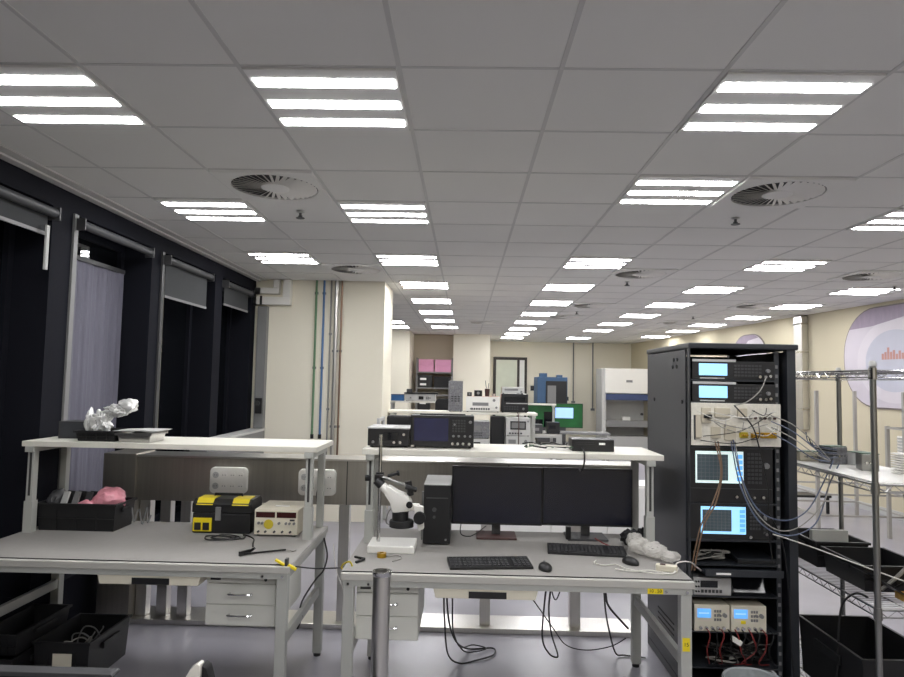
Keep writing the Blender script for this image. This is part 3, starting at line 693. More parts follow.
cable('monitor_lead', 'black cable hanging down over the shelf front behind the monitors', [(.665, 3.72, SZ + .02), (.66, 3.598, SZ + .005), (.66, 3.595, 1.22), (.665, 3.70, 1.16), (.668, 3.80, 1.155)], .005, 'cable_black')
# cables below the right bench
def hang(name, label, pts, r=.005): return cable(name, label, pts, r, 'cable_black', group='black cables under the right bench')
hang('hanging_cable', 'looped black cable hanging left under the right bench and coiled on the floor, outer loop', [(-.09, 3.35, .68), (-.09, 3.5, .5), (-.09, 3.75, .3), (-.07, 3.85, .08), (.0, 3.90, .008), (.10, 3.95, .008), (.20, 4.02, .012), (.20, 4.12, .012), (.05, 4.1, .012), (-.03, 3.95, .12), (-.07, 3.7, .35), (-.08, 3.45, .68)])
hang('hanging_cable', 'black cable under the left of the right bench, inner strand of the floor coil', [(-.06, 3.36, .68), (-.045, 3.5, .5), (-.04, 3.8, .22), (.02, 4.0, .04), (.10, 4.05, .018), (.16, 4.1, .018), (.08, 4.14, .02), (.0, 4.0, .06), (-.04, 3.8, .22)], .004)
hang('hanging_cable', 'long narrow black loop hanging from the middle of the right bench', [(.46, 3.5, .68), (.45, 3.6, .45), (.46, 3.75, .22), (.51, 3.85, .10), (.555, 3.87, .07), (.56, 3.85, .10), (.51, 3.75, .25), (.475, 3.6, .45), (.49, 3.5, .68)])
hang('hanging_cable', 'black cable swinging from mid bench up to the rear apron', [(.48, 3.55, .62), (.50, 3.65, .50), (.54, 3.75, .44), (.60, 3.85, .55), (.64, 3.9, .66)], .004)
hang('hanging_cable', 'thick black cable slanting down towards the rear right leg of the right bench', [(.745, 3.5, .68), (.78, 3.6, .52), (.82, 3.7, .42), (.92, 3.8, .3), (.97, 3.88, .24)], .006)
hang('hanging_cable', 'black cable falling to the floor near the rear right leg of the right bench', [(.765, 3.6, .68), (.81, 3.75, .40), (.87, 3.9, .2), (.94, 4.05, .03), (1.0, 4.08, .008), (1.12, 4.05, .008)], .005)
hang('hanging_cable', 'thin dark cable sagging from tray to floor across the middle of the right bench', [(.27, 3.45, .66), (.42, 3.7, .42), (.55, 3.95, .2), (.65, 4.1, .05), (.78, 4.14, .008), (.92, 4.1, .05), (1.0, 4.05, .12)], .0035)
hang('hanging_cable', 'small grey wire loop hanging beneath the tray of the right bench', [(.03, 3.45, .64), (.04, 3.46, .58), (.08, 3.48, .56), (.13, 3.50, .60), (.17, 3.52, .65)], .003)
# ------------------------------------------------------------------ right shelf objects
def instrument(name, label, cat, loc, w, d, h, case='dark_grey', panel='black_plastic', screen=None, smat='display_navy', knobs=(), buttons=(), terms=(), strip=None, feet=True, rz=0, group=None, extra=None):
    t = thing(name, label, cat, loc, rz, group)
    f = .008 if feet else 0
    obj('case', MB().box(0, w, .012, d, f, h), case, t, .004)
    obj('front_panel', MB().box(-.001, w + .001, 0, .012, f, h), panel, t, .004)
    if screen:
        x0, x1, a, b = screen
        fr = obj('display', MB().box(x0, x1, -.0025, 0, a, b), smat, t)
    for (x, z, r) in knobs: obj('knob', MB().cyl((x, 0, z), (x, -.014, z), r, r * .9, seg=16), 'mid_grey', t, smooth=True)
    if buttons:
        bm_ = MB()
        for (x0, x1, z0, z1, nx, nz) in buttons:
            for i in range(nx):
                for j in range(nz):
                    ax = x0 + (x1 - x0) * (i + .15) / nx; bx = x0 + (x1 - x0) * (i + .85) / nx
                    az = z0 + (z1 - z0) * (j + .2) / nz; bz = z0 + (z1 - z0) * (j + .8) / nz
                    bm_.box(ax, bx, -.003, 0, az, bz)
        obj('keypad', bm_, 'dark_grey' if panel != 'beige_light' else 'mid_grey', t)
    for (x, z) in terms: obj('connector', MB().cyl((x, 0, z), (x, -.014, z), .008, seg=12), 'chrome', t, smooth=True)
    if strip: obj('pale_strip', MB().box(*strip), 'light_grey', t)
    if feet:
        for x in (.02, w - .02):
            for y in (.03, d - .03): obj('foot', MB().cyl((x, y, 0), (x, y, f), .01, seg=10), 'black_plastic', t)
    return t
t = instrument('signal_generator', 'small dark instrument with silver top at the left end of the right shelf', 'instrument', (-.545, 3.70, SZ), .235, .24, .105, 'chrome_dull', 'black_plastic', (.09, .17, .04, .085), 'display_dark', [(.03, .03, .008)], (), [(.15, .03), (.185, .03), (.205, .075)])
obj('silver_top', MB().box(-.004, .238, -.004, .24, .1055, .113), 'light_grey', t, .002)
t = instrument('oscilloscope', 'black oscilloscope with a dim navy screen on the right shelf', 'oscilloscope', (-.305, 3.72, SZ), .36, .13, .185, 'dark_grey', 'black_plastic', (.02, .215, .04, .17), 'display_navy',
    [(.245, .07, .007), (.275, .07, .007), (.31, .07, .007), (.34, .07, .007), (.34, .15, .009), (.25, .135, .006)], [(.235, .315, .09, .165, 5, 5)], [(.24, .028), (.27, .028), (.30, .028), (.335, .028)])
obj('usb_stick', MB().box(.005, .025, -.03, -.001, .008, .02), 'chrome', t)
obj('top_grip', MB().tube([(.05, .06, .180), (.05, .06, .188), (.31, .06, .188), (.31, .06, .180)], .006, 8), 'black_plastic', t)
t = instrument('network_switch', 'flat black box with small white label on the right shelf', 'box', (.615, 3.72, SZ), .235, .15, .068, 'black_plastic', 'black_plastic', feet=False)
obj('label_sticker', MB().box(.15, .185, -.002, 0, .038, .05), 'white_bright', t)
obj('vent_lines', MB().box(.02, .12, -.001, 0, .05, .052).box(.02, .12, -.001, 0, .04, .042), 'dark_grey', t)
single('black_case', 'black padded case standing behind the small instrument on the right shelf', 'case', MB().box(0, .15, 0, .10, 0, .165), 'black_matt', (-.47, 3.95 - .0, SZ), bevel=.012)
for k in range(4):
    random.seed(40 + k)
    cable('adapter_lead', ['black lead tangled on the right shelf near the flat black box, bottom strand', 'green-black lead tangled on the right shelf, middle strand', 'white lead end on the right shelf right of the white instrument', 'black lead on the right shelf, top strand of the tangle'][k],
        [(.36 + .035 * i + random.uniform(-.02, .02), 3.80 + random.uniform(-.09, .09), SZ + .006 + .006 * k + random.uniform(0, .012)) for i in range(8)], .0045, ['cable_black', 'pcb', 'cable_white', 'cable_black'][k], group='leads tangled on the right shelf')
# ------------------------------------------------------------------ equipment rack
RX0, RX1, RY0, RY1, RZ = 1.20, 1.762, 3.50, 4.30, 1.88
t = thing('equipment_rack', 'tall black equipment rack on the right filled with instruments', 'rack', (RX0, RY0, 0))
W = RX1 - RX0; Dp = RY1 - RY0
for x in (0, W - .045):
    for y in (0, Dp - .045): obj('corner_post', MB().box(x, x + (.0045 if x == 0 and y == 0 else .045), y, y + .045, .05, RZ - .03), 'rack_paint', t, .0015)
obj('top_panel', MB().box(-.008, W + .012, -.012, Dp, RZ - .03, RZ), 'rack_paint', t, .008)
obj('base_plinth', MB().box(0, W, 0, Dp, 0.0, .05), 'rack_paint', t, .004)
s = obj('side_panel', MB().box(-.006, .0, .05, Dp - .04, .06, RZ - .035), 'rack_side', t, .002)
for y, z in ((.18, RZ - .085), (.24, RZ - .085), (.19, RZ - .125), (.26, RZ - .125), (.10, 1.56), (.62, 1.56), (.10, .5)): obj('latch', MB().cyl((-.006, y, z), (-.010, y, z), .011, seg=12), 'black_matt', s)
for k in range(3): obj('vent_slit', MB().box(-.008, -.0055, .25, .55, .25 + k * .03, .258 + k * .03), 'black_matt', s)
obj('side_panel', MB().box(W, W + .006, .05, Dp - .04, .06, RZ - .035), 'rack_side', t, .002)
obj('rear_door', MB().box(.03, W - .03, Dp - .012, Dp, .06, RZ - .04), 'rack_paint', t)
ra = obj('mounting_rail', MB().box(W - .10, W - .075, .03, .045, .06, RZ - .04), 'rack_paint', t)
hl = MB()
for k in range(34): hl.box(W - .094, W - .081, .0285, .0302, .10 + k * .05, .118 + k * .05)
obj('rail_holes', hl, 'mid_grey', ra)
for z in (.19, .372, .553, .715, .842, 1.032, 1.345 - .02 + .003, 1.565, 1.685): obj('rack_shelf', MB().box(.006, W - .102, .01, .5, z - .008, z), 'rack_paint', t)
def RXL(x): return x
iy = RY0 + .012
def scr_detail(t, x0, x1, z0, z1, kind):
    if kind == 'sa':
        obj('trace_window', MB().box(x0 + .008, x0 + (x1 - x0) * .68, -.0035, -.0026, z0 + .014, z1 - .016), 'screen_graph', t)
        g = MB()
        for k in range(1, 8): x = x0 + .008 + (x1 - x0) * .67 * k / 8; g.box(x, x + .001, -.0042, -.0036, z0 + .014, z1 - .016)
        for k in range(1, 7): z = z0 + .014 + (z1 - z0 - .03) * k / 7; g.box(x0 + .008, x0 + (x1 - x0) * .68, -.0042, -.0036, z, z + .001)
        obj('graticule', g, 'mid_grey', t)
        b = MB()
        for k in range(5): z = z0 + .012 + (z1 - z0 - .02) * k / 5; b.box(x0 + (x1 - x0) * .86, x1 - .004, -.0035, -.0026, z, z + (z1 - z0) * .13)
        obj('soft_keys', b, 'screen_blue', t)
    else:
        obj('readout', MB().box(x0 + .01, x1 - .02, -.0035, -.0026, z0 + (z1 - z0) * .55, z0 + (z1 - z0) * .60).box(x0 + .01, x1 - .05, -.0035, -.0026, z0 + (z1 - z0) * .2, z0 + (z1 - z0) * .24), 'screen_window', t)
def rk(name, label, cat, x0, x1, z0, z1, d, **kw):
    return instrument(name, label, cat, (x0, iy, z0), x1 - x0, d, z1 - z0, feet=False, **kw)
X0 = RX0 + .064; X1 = RX1 - .104
for z, lab in ((1.6855, 'topmost rack instrument with a pale blue screen'), (1.5655, 'second rack instrument from the top, pale blue screen above the circuit panel')):
    t = rk('signal_analyzer', lab, 'analyzer', X0 - .045, X1, z, z + .098, .35, case='rack_paint', screen=(.035, .185, .022, .085), smat='screen_cyan', knobs=[(.40, .05, .011)], buttons=[(.22, .37, .015, .085, 8, 4)], terms=[(.355, .018), (.385, .018), (.41, .022)], group='pale blue screen analyzers in the rack')
    scr_detail(t, .035, .185, .022, .085, 'lcd')
    obj('pale_strip', MB().box(.0, .23, -.004, 0, .099 - .004, .108), 'light_grey', t)
    obj('lower_strip', MB().box(.04, .17, -.003, -.0, .004, .010), 'light_grey', t)
# circuit panel
t = thing('patch_board', 'white panel crowded with connectors and cables in the upper rack', 'circuit board', (1.207, 3.494, 1.335))
obj('panel', MB().box(0, .47, 0, .012, 0, .225), 'circuit', t, .002)
cp = MB()
for x0, x1, z0, z1 in ((.10, .15, .04, .10), (.17, .23, .03, .11), (.05, .10, .12, .20), (.24, .29, .15, .2), (.12, .2, .15, .2), (.02, .05, .04, .16)): cp.box(x0, x1, -.012, 0, z0, z1)
obj('module', cp, 'beige', t, .002)
for k, x in enumerate((.27, .33, .38, .42)):
    obj('coax_block', MB().box(x - .02, x + .02, -.018, 0, .045, .075), 'yellow_dim' if k == 0 else 'brass', t, .002)
    for q in (-.012, 0, .012): obj('coax_nut', MB().cyl((x + q, -.018, .06), (x + q, -.032, .06), .0055, seg=8), 'brass', t)
for k in range(8): obj('port', MB().cyl((.26 + k * .025, 0, .15), (.26 + k * .025, -.012, .15), .007, seg=10), 'maroon' if k % 2 else 'chrome_dull', t)
obj('plug_block', MB().box(.06, .10, -.03, 0, .145, .165), 'black_plastic', t, .003)
obj('edge_rail', MB().box(.012, .02, -.004, 0, .03, .16), 'dark_grey', t)
random.seed(3)
for k in range(12):
    a = (1.22 + .44 * random.random(), 3.48, 1.36 + .18 * random.random()); b = (1.22 + .44 * random.random(), 3.48, 1.36 + .18 * random.random())
    m_ = ((a[0] + b[0]) / 2, 3.44 - .02 * random.random(), (a[2] + b[2]) / 2 - .03)
    cable('patch_cable', '%s thin patch cord looped across the white circuit panel' % ('grey', 'black', 'pale')[k % 3], [a, m_, b], .0024, ('cable_grey', 'cable_black', 'cable_white')[k % 3], group='%s patch cords on the circuit panel' % ('grey', 'black', 'pale')[k % 3], n=6, seg=5)
# big analyzers
t = rk('spectrum_analyzer', 'large rack analyzer with white-bordered graph screen under the circuit panel', 'analyzer', 1.205, 1.64, 1.0325, 1.322, .4, case='rack_paint', screen=(.028, .28, .105, .272), smat='screen_white', knobs=[(.40, .2, .016)], buttons=[(.30, .38, .10, .27, 4, 8)], terms=[(.24, .035), (.33, .035), (.38, .035)])
scr_detail(t, .028, .28, .105, .272, 'sa')
obj('panel_line', MB().box(.0, .43, -.002, 0, .075, .078), 'dark_grey', t)
t = rk('spectrum_analyzer', 'lower rack analyzer with blue-edged graph screen', 'analyzer', 1.205, 1.64, .8425, 1.027, .4, case='rack_paint', screen=(.055, .29, .03, .172), smat='screen_cyan', knobs=[(.395, .12, .014)], buttons=[(.31, .37, .05, .17, 4, 6), (.38, .42, .03, .09, 2, 3)], terms=[(.31, .018), (.395, .035)])
scr_detail(t, .055, .29, .03, .172, 'sa')
# shelf items in the rack
for k in range(7):
    random.seed(60 + k)
    cable('coiled_cable', ('black cable heaped on the rack shelf below the blue-edged screen' if k % 2 else 'grey cable heaped on the rack shelf below the blue-edged screen'), [(1.24 + .20 * random.random(), 3.54 + .1 * random.random(), .722 + .05 * random.random()) for i in range(7)], .0035, 'cable_black' if k % 2 else 'cable_grey', group='%s cables heaped on the rack shelf' % ('black' if k % 2 else 'grey'), n=5, seg=5)
t = thing('laptop', 'closed black laptop lying tilted on the rack shelf beside the cable heap', 'laptop', (1.46, 3.53, .7155))
obj('lower_half', MB().box(0, .20, 0, .24, 0, .014), 'black_plastic', t, .003)
obj('lid', MB().prism([(0, .015), (.24, .024), (.24, .034), (0, .025)], 'x', 0, .2), 'rack_paint', t, .002)
t = thing('pull_out_tray', 'black pull-out tray front with pale label strip across the rack', 'tray', (1.255, 3.44, .678))
obj('tray', MB().box(0, .40, 0, .40, 0, .012).box(0, .40, -.004, .002, -.006, .03), 'rack_paint', t, .002)
obj('label_strip', MB().box(.055, .13, -.006, -.004, .004, .014), 'white_bright', t)
t = instrument('multimeter', 'grey bench multimeter in the left of the lower rack', 'multimeter', (1.222, 3.515, .5535), .195, .3, .09, 'mid_grey', 'light_grey', (.035, .125, .04, .075), 'display_dark', (), [(.035, .15, .008, .034, 6, 1)], (), feet=False)
for z in (.02, .045, .07):
    for x in (.012, .025): obj('jack', MB().cyl((x, 0, z), (x, -.006, z), .005, seg=10), 'black_plastic', t)
t = thing('tablet', 'black flat screen leaning in the lower rack beside the multimeter', 'screen', (1.44, 3.53, .5535))
obj('panel', MB().cbox((.09, .06, .058), (.18, .010, .13), Matrix.Rotation(-.5, 3, 'X')), 'black_plastic', t, .003)
obj('face', MB().cbox((.09, .0535, .0575), (.165, .002, .115), Matrix.Rotation(-.5, 3, 'X')), 'display_dark', t)
for k, (x, lab) in enumerate(((1.222, 'left beige power supply with blue display at the rack bottom'), (1.412, 'right beige power supply with blue display and yellow sticker at the rack bottom'))):
    t = instrument('rack_power_supply', lab, 'power supply', (x, 3.505, .3725), .182, .3, .135, 'beige', 'beige_light', (.015, .085, .07, .115), 'screen_blue', [(.155, .085, .011), (.13, .085, .007)], [(.10, .14, .05, .115, 3, 3)], [(.03, .02), (.06, .02), (.09, .02), (.12, .02), (.15, .02)], feet=False, group='blue display power supplies in the rack')
    obj('readout', MB().box(.022, .075, -.0035, -.0026, .09, .096), 'screen_window', t)
    if k: obj('sticker', MB().box(.05, .075, -.002, 0, .042, .058), 'yellow', t)
for k in range(10):
    random.seed(80 + k); x = 1.28 + .036 * k; 
    c = ('cable_red', 'cable_black')[k % 2]
    cable('test_lead', ('red' if k % 2 == 0 else 'black') + ' test lead drooping from the rack power supplies', [(x, 3.49, .39), (x + .004, 3.455, .37), (x + random.uniform(-.03, .03), 3.45, .30), (x + random.uniform(-.05, .05), 3.47, .23), (x + random.uniform(-.06, .06), 3.53, .2)], .0035, c, group=('red' if k % 2 == 0 else 'black') + ' test leads drooping from the rack power supplies', n=5, seg=5)
for k in range(6):
    random.seed(95 + k)
    cable('power_lead', 'black lead heaped in the bottom of the rack', [(1.27 + .38 * random.random(), 3.53 + .1 * random.random(), .20 + .10 * random.random()) for i in range(8)], .005, 'cable_black' if k else 'cable_grey', group='leads heaped in the rack bottom', n=5, seg=5)
tag(obj('white_plug', MB().cbox((1.42, 3.46, .345), (.05, .03, .025), Matrix.Rotation(.5, 3, 'Y')), 'white_plastic', bevel=.004), 'white plug hanging below the rack power supplies', 'plug')
# loose cables in front of rack, towards the wire shelf
def rc(label, pts, r=.0035, m='cable_blue', grp=None): cable('signal_cable', label, pts, r, m, group=grp)
rc('blue-grey cable swooping from the circuit panel round to the wire shelf, upper loop', [(1.42, 3.48, 1.37), (1.43, 3.42, 1.2), (1.50, 3.38, 1.03), (1.62, 3.36, .98), (1.75, 3.38, 1.03), (1.88, 3.45, 1.18), (1.95, 3.5, 1.27)])
rc('blue-grey cable swooping from the circuit panel to the wire shelf, lower loop', [(1.41, 3.48, 1.36), (1.42, 3.40, 1.15), (1.50, 3.36, .97), (1.63, 3.34, .91), (1.78, 3.36, .97), (1.90, 3.45, 1.15), (1.98, 3.5, 1.25)])
rc('thin pale cable from the circuit panel to the wire shelf, middle loop', [(1.43, 3.48, 1.36), (1.45, 3.40, 1.1), (1.55, 3.35, .95), (1.68, 3.34, .95), (1.85, 3.4, 1.08), (1.92, 3.48, 1.24)], .0028, 'cable_grey')
rc('brown cable falling in front of the big analyzer screen, right strand', [(1.34, 3.48, 1.36), (1.345, 3.44, 1.2), (1.30, 3.41, 1.05), (1.24, 3.40, .95), (1.21, 3.42, .8), (1.20, 3.44, .7)], .004, 'cable_brown')
rc('brown cable falling in front of the big analyzer screen, left strand', [(1.325, 3.48, 1.36), (1.335, 3.43, 1.2), (1.28, 3.40, 1.05), (1.225, 3.40, .95), (1.195, 3.42, .8), (1.185, 3.44, .7)], .0035, 'cable_brown')
rc('black cable with silver sleeve hanging down past the analyzers', [(1.42, 3.46, 1.55), (1.50, 3.44, 1.45), (1.53, 3.43, 1.35), (1.56, 3.42, 1.2), (1.57, 3.41, 1.1), (1.57, 3.42, .95), (1.60, 3.44, .75)], .004, 'cable_black')
rc('grey diagonal cable in front of the second rack instrument', [(1.60, 3.49, 1.70), (1.55, 3.45, 1.63), (1.48, 3.45, 1.57), (1.42, 3.47, 1.55)], .003, 'cable_grey')
rc('white cable stretching from the rack across to the wire shelf crate', [(1.62, 3.48, .885), (1.75, 3.36, .855), (1.95, 3.1, .80), (2.05, 2.98, .775), (2.2, 2.9, .72)], .003, 'cable_white')
for k in range(4):
    rc(('upper', 'second', 'third', 'lowest')[k] + ' blue-grey cable leaving the circuit panel to the right', [(1.62, 3.48, 1.50 - .03 * k), (1.70, 3.42, 1.46 - .035 * k), (1.80, 3.42, 1.38 - .03 * k), (1.92, 3.5, 1.29 - .008 * k), (1.98, 3.58, 1.262)], .003, 'cable_blue' if k % 2 else 'cable_grey')
rc('black cable dropping behind the rack post towards the floor', [(1.60, 3.49, 1.0), (1.66, 3.46, .85), (1.69, 3.46, .6), (1.70, 3.46, .3), (1.72, 3.46, .1)], .0035, 'cable_black')
# waste bin
t = thing('waste_bin', 'round waste bin with grey plastic liner in front of the rack', 'waste bin', (1.42, 3.25, -.0))
obj('bin', MB().lathe((0, 0, 0), [(.105, .0), (.14, .23), (.143, .23), (.143, .235), (.136, .235), (.101, .006)], 32), 'dark_grey', t, smooth=True)
obj('liner', MB().lathe((0, 0, 0), [(.147, .15), (.149, .20), (.148, .240), (.142, .246), (.133, .240), (.125, .15), (.11, .05), (.0, .04)], 32), 'bin_liner', t, smooth=True)
# ------------------------------------------------------------------ wire shelving at right
t = thing('wire_shelving', 'chrome wire shelving unit at the right edge', 'shelving', (1.845, 2.98, 0))
SW, SD = .46, 1.08
for x in (0.0, SW):
    for y in (0, SD):
        p = obj('post', MB().cyl((x, y, .02), (x, y, 1.765), .0135, seg=14), 'chrome_dull', t, smooth=True)
        obj('cap', MB().lathe((x, y, 1.765), [(.0155, -.01), (.0155, .004), (.011, .013), (.0, .015)], 14), 'light_grey', p, smooth=True)
        obj('caster_foot', MB().cyl((x, y, 0), (x, y, .02), .018, seg=12), 'black_plastic', p)
for z in (.14, .675, 1.222, 1.735):
    m = MB()
    def truss(a, b):
        a = Vector(a); b = Vector(b)
        m.tube([a, b], .0045, 6); m.tube([a - Vector((0, 0, .032)), b - Vector((0, 0, .032))], .0035, 6)
        n = int((b - a).length / .04); pts = []
        for k in range(n + 1): pts.append(a + (b - a) * k / n - Vector((0, 0, .032 if k % 2 else 0)))
        m.tube(pts, .0022, 4)
    truss((0, 0, z), (SW, 0, z)); truss((0, SD, z), (SW, SD, z)); truss((0, 0, z), (0, SD, z)); truss((SW, 0, z), (SW, SD, z))
    for k in range(1, 42): yk = SD * k / 42; m.tube([(0, yk, z + .002), (SW, yk, z + .002)], .0018, 4)
    for xk in (.15, .31): m.tube([(xk, 0, z - .004), (xk, SD, z - .004)], .003, 5)
    for x in (0, SW):
        for y in (0, SD): m.cyl((x, y, z - .04), (x, y, z + .012), .0185, .0165, seg=12)
    obj('wire_shelf', m, 'chrome_dull' if z < 1.5 else 'chrome', t)
single('shelf_liner', 'pale plastic sheet lining the middle wire shelf', 'liner', MB().box(.02, .44, .03, 1.05, 0, .003), 'white_plastic', (1.86, 2.98, 1.2265))
# stuff on middle shelf
def mod(label, x, y, w, d, h, m, rz=0):
    t = thing('circuit_module', label, 'module', (x, y, 1.23), rz, 'modules on the wire shelf')
    obj('block', MB().box(0, w, 0, d, 0, h), m, t, .003)
    for k in range(3):
        obj('connector', MB().cyl((w * (k + 1) / 4, 0, h * .5), (w * (k + 1) / 4, -.02, h * .5), .006, seg=8), 'chrome', t)
    obj('board', MB().box(-.005, w + .005, .01, d - .01, h, h + .004), 'pcb', t)
mod('green-grey module with antennas at the left of the middle wire shelf', 2.04, 3.66, .10, .10, .095, 'speckle', .3)
mod('silver module with heat fins on the middle wire shelf', 2.05, 3.42, .08, .11, .085, 'chrome_dull', -.3)
mod('white-edged module on the middle wire shelf', 2.16, 3.62, .08, .09, .07, 'light_grey', .2)
mod('flat pale board stack near the back of the middle wire shelf', 1.94, 3.82, .12, .10, .05, 'beige', 0)
for k in range(5):
    cable('whip_lead', ('first', 'second', 'third', 'fourth', 'fifth')[k] + ' dark lead from the left fanning out of the wire shelf modules', [(1.90 + .01 * k, 3.55 + .05 * k, 1.30 + .025 * k), (1.96, 3.58 + .04 * k, 1.275 + .015 * k), (2.04, 3.62, 1.275 + .01 * k)], .003, 'cable_black' if k % 2 else 'cable_blue')
single('fin_stack', 'white slatted stack standing on the middle wire shelf near the front post', 'stack', (lambda b: [b.box(0, .10, 0, .08, .012 * k, .012 * k + .006) for k in range(9)] and b)(MB().box(.045, .055, .035, .045, 0, .10)), 'white_plastic', (2.16, 3.28, 1.23))
cable('cable_bundle', 'thick grey cable bundle hanging below the front of the middle wire shelf', [(2.02, 3.05, 1.17), (2.08, 3.08, 1.05), (2.12, 3.10, .92), (2.06, 3.14, .80), (2.0, 3.2, .70)], .009, 'cable_grey')
cable('cable_bundle', 'dark cable hanging beside the grey bundle below the middle wire shelf', [(2.05, 3.05, 1.17), (2.13, 3.08, 1.03), (2.16, 3.10, .90), (2.11, 3.14, .78), (2.05, 3.2, .70)], .006, 'cable_black')
crate('storage_bin', 'black bin holding white foam on the lower wire shelf, rear one', (1.92, 3.62, .680), .28, .34, .14, cat='bin')
single('foam_block', 'white foam sheet standing in the rear black bin on the wire shelf', 'foam', MB().box(0, .20, 0, .03, 0, .17), 'foam_white', (1.95, 3.72, .69), bevel=.003)
crate('storage_bin', 'black bin at the front of the lower wire shelf with a flap, front one', (1.93, 3.22, .680), .32, .36, .125, -.0, cat='bin')
single('bin_flap', 'black shiny flap folded over the left rim of the front wire shelf bin', 'flap', MB().prism([(0, 0), (.14, -.085), (.14, -.079), (0, .006)], 'y', 0, .22), 'black_plastic', (1.90, 3.02 + .05, .79))
single('parts_tray', 'yellow-brown cardboard tray of small parts at the front right of the lower wire shelf', 'tray', MB().tray(0, .22, 0, .14, 0, .03, .004, 0).mat(1).box(.01, .21, .01, .13, .006, .022), ['cardboard', 'brass'], (2.03, 3.01, .680))
cable('draped_cable', 'black cable looping up from the bottom crate over the lower wire shelf edge', [(1.82, 3.28, .10), (1.815, 3.25, .35), (1.82, 3.22, .60), (1.85, 3.16, .69), (1.87, 3.10, .695), (1.89, 3.14, .682)], .005, 'cable_black')
crate('storage_crate', 'large black crate on the floor level of the wire shelving', (1.815, 3.05, .150), .37, .56, .285)
# ------------------------------------------------------------------ posters, duct, vent on the right wall
def wallprism(poly, o0, o1):
    n = len(poly); vs = [(wx(y) - o0, y, z) for y, z in poly] + [(wx(y) - o1, y, z) for y, z in poly]
    return vs, [tuple(range(n))[::-1], tuple(range(n, 2 * n))] + [(i, (i + 1) % n, n + (i + 1) % n, n + i) for i in range(n)]
def poster(label, y0, y1, z0, z1, r):
    t = thing('wall_poster', label, 'poster', (0, 0, 0))
    P = rrect(y0, y1, z0, z1, r, 10); R = rrect(y0 - .02, y1 + .02, z0 - .02, z1 + .02, r + .02, 10)
    obj('rim', MB().add(*wallprism(R, .001, .018)), 'poster_rim', t)
    obj('print', MB().add(*wallprism(P, .018, .024)), 'poster_base', t)
    cy, cz = y1 - (y1 - y0) * .31, z0 + (z1 - z0) * .46; rr = (z1 - z0) * .36
    e = [(cy + rr * 1.45 * math.cos(a), cz + rr * 1.15 * math.sin(a)) for a in [2 * PI * k / 40 for k in range(40)]]
    obj('swirl', MB().add(*wallprism(e, .024, .025)), 'poster_pale', t)
    e = [(cy + rr * 1.1 * math.cos(a), cz + rr * .85 * math.sin(a)) for a in [2 * PI * k / 40 for k in range(40)]]
    obj('disc', MB().add(*wallprism(e, .025, .026)), 'poster_blue', t)
    w = [p for p in P if p[1] > z1 - (z1 - z0) * .20 and p[0] > y0 + r * .5]
    w = sorted(w, key=lambda p: -p[0])
    w = w + [(w[-1][0], z1 - .06), ((y0 + y1) / 2, z1 - .10), (y1 - r * .9, z1 - (z1 - z0) * .18)]
    obj('dark_wedge', MB().add(*wallprism(w, .026, .027)), 'poster_mauve', t)
    b = MB()
    for k in range(8):
        yy = cy - .17 + k * .05; h = (.08, .11, .07, .12, .10, .16, .10, .08)[k] * (z1 - z0) / 1.35
        b.add(*wallprism([(yy, cz + .02), (yy + .04, cz + .02), (yy + .04, cz + .02 + h), (yy, cz + .02 + h)], .026, .0275))
    obj('skyline', b, 'poster_red', t)
poster('large rounded lavender poster with small red skyline on the right wall', 6.35, 9.46, 1.41, 2.74, .62)
poster('rounded greyish poster mostly hidden behind the rack top', 11.5, 12.75, 1.3, 2.60, .5)
def wall_thing(name, label, cat, y, z): return thing(name, label, cat, (wx(y), y, z), math.atan2(.083, 1))
t = wall_thing('steel_duct', 'vertical stainless duct on the right wall beside the rack top', 'duct', 10.45, 1.0)
obj('casing', MB().box(-.11, -.002, -.11, .11, 0, 1.79), 'steel', t, .006)
for k in range(4): obj('band', MB().box(-.114, -.001, -.114, .114, .3 + .45 * k, .33 + .45 * k), 'chrome', t)
t = wall_thing('wall_vent', 'white louvred vent grille low on the right wall', 'vent', 8.35, .80)
obj('frame', MB().box(-.02, -.001, -.14, .14, 0, .26), 'white_plastic', t, .003)
for k in range(6): obj('louvre', MB().cbox((-.026, 0, .03 + k * .04), (.03, .25, .004), Matrix.Rotation(.6, 3, 'Y')), 'light_grey', t)
# tubular frame tables near the right wall
def frame_table(label, x0, x1, y0, y1, h, mid, top=True):
    t = thing('frame_trestle', label, 'frame', (x0, y0, 0), 0, 'grey steel frames near the right wall')
    w, d = x1 - x0, y1 - y0
    for x in (0, w - .045):
        for y in (0, d - .045): obj('leg', MB().box(x + .005, x + .04, y, y + .035, 0, h), 'frame_grey', t)
    for z in (mid + ([h - .03] if top else [])):
        obj('rail', MB().box(.045, w - .045, 0, .02, z, z + .02).box(.045, w - .045, d - .03, d - .01, z, z + .02).box(.01, .03, .035, d - .045, z, z + .02).box(w - .03, w - .01, .035, d - .045, z, z + .02), 'frame_grey', t)
    return t
frame_table('tall grey steel tube frame seen through the wire shelving', 4.07, 5.12, 7.65, 8.65, 1.62, [.18, .42], False)
frame_table('lower grey steel tube frame near the right edge behind the shelving', 4.72, 5.10, 6.6, 7.45, 1.24, [.5])
t = thing('low_bench', 'small black low bench standing on the far floor seen through the shelving', 'bench', (4.3, 8.75, 0))
obj('seat', MB().box(0, .55, 0, .3, .21, .24), 'black_plastic', t, .004)
for x in (.02, .5):
    for y in (.02, .25): obj('leg', MB().box(x, x + .03, y, y + .03, 0, .21), 'black_plastic', t)
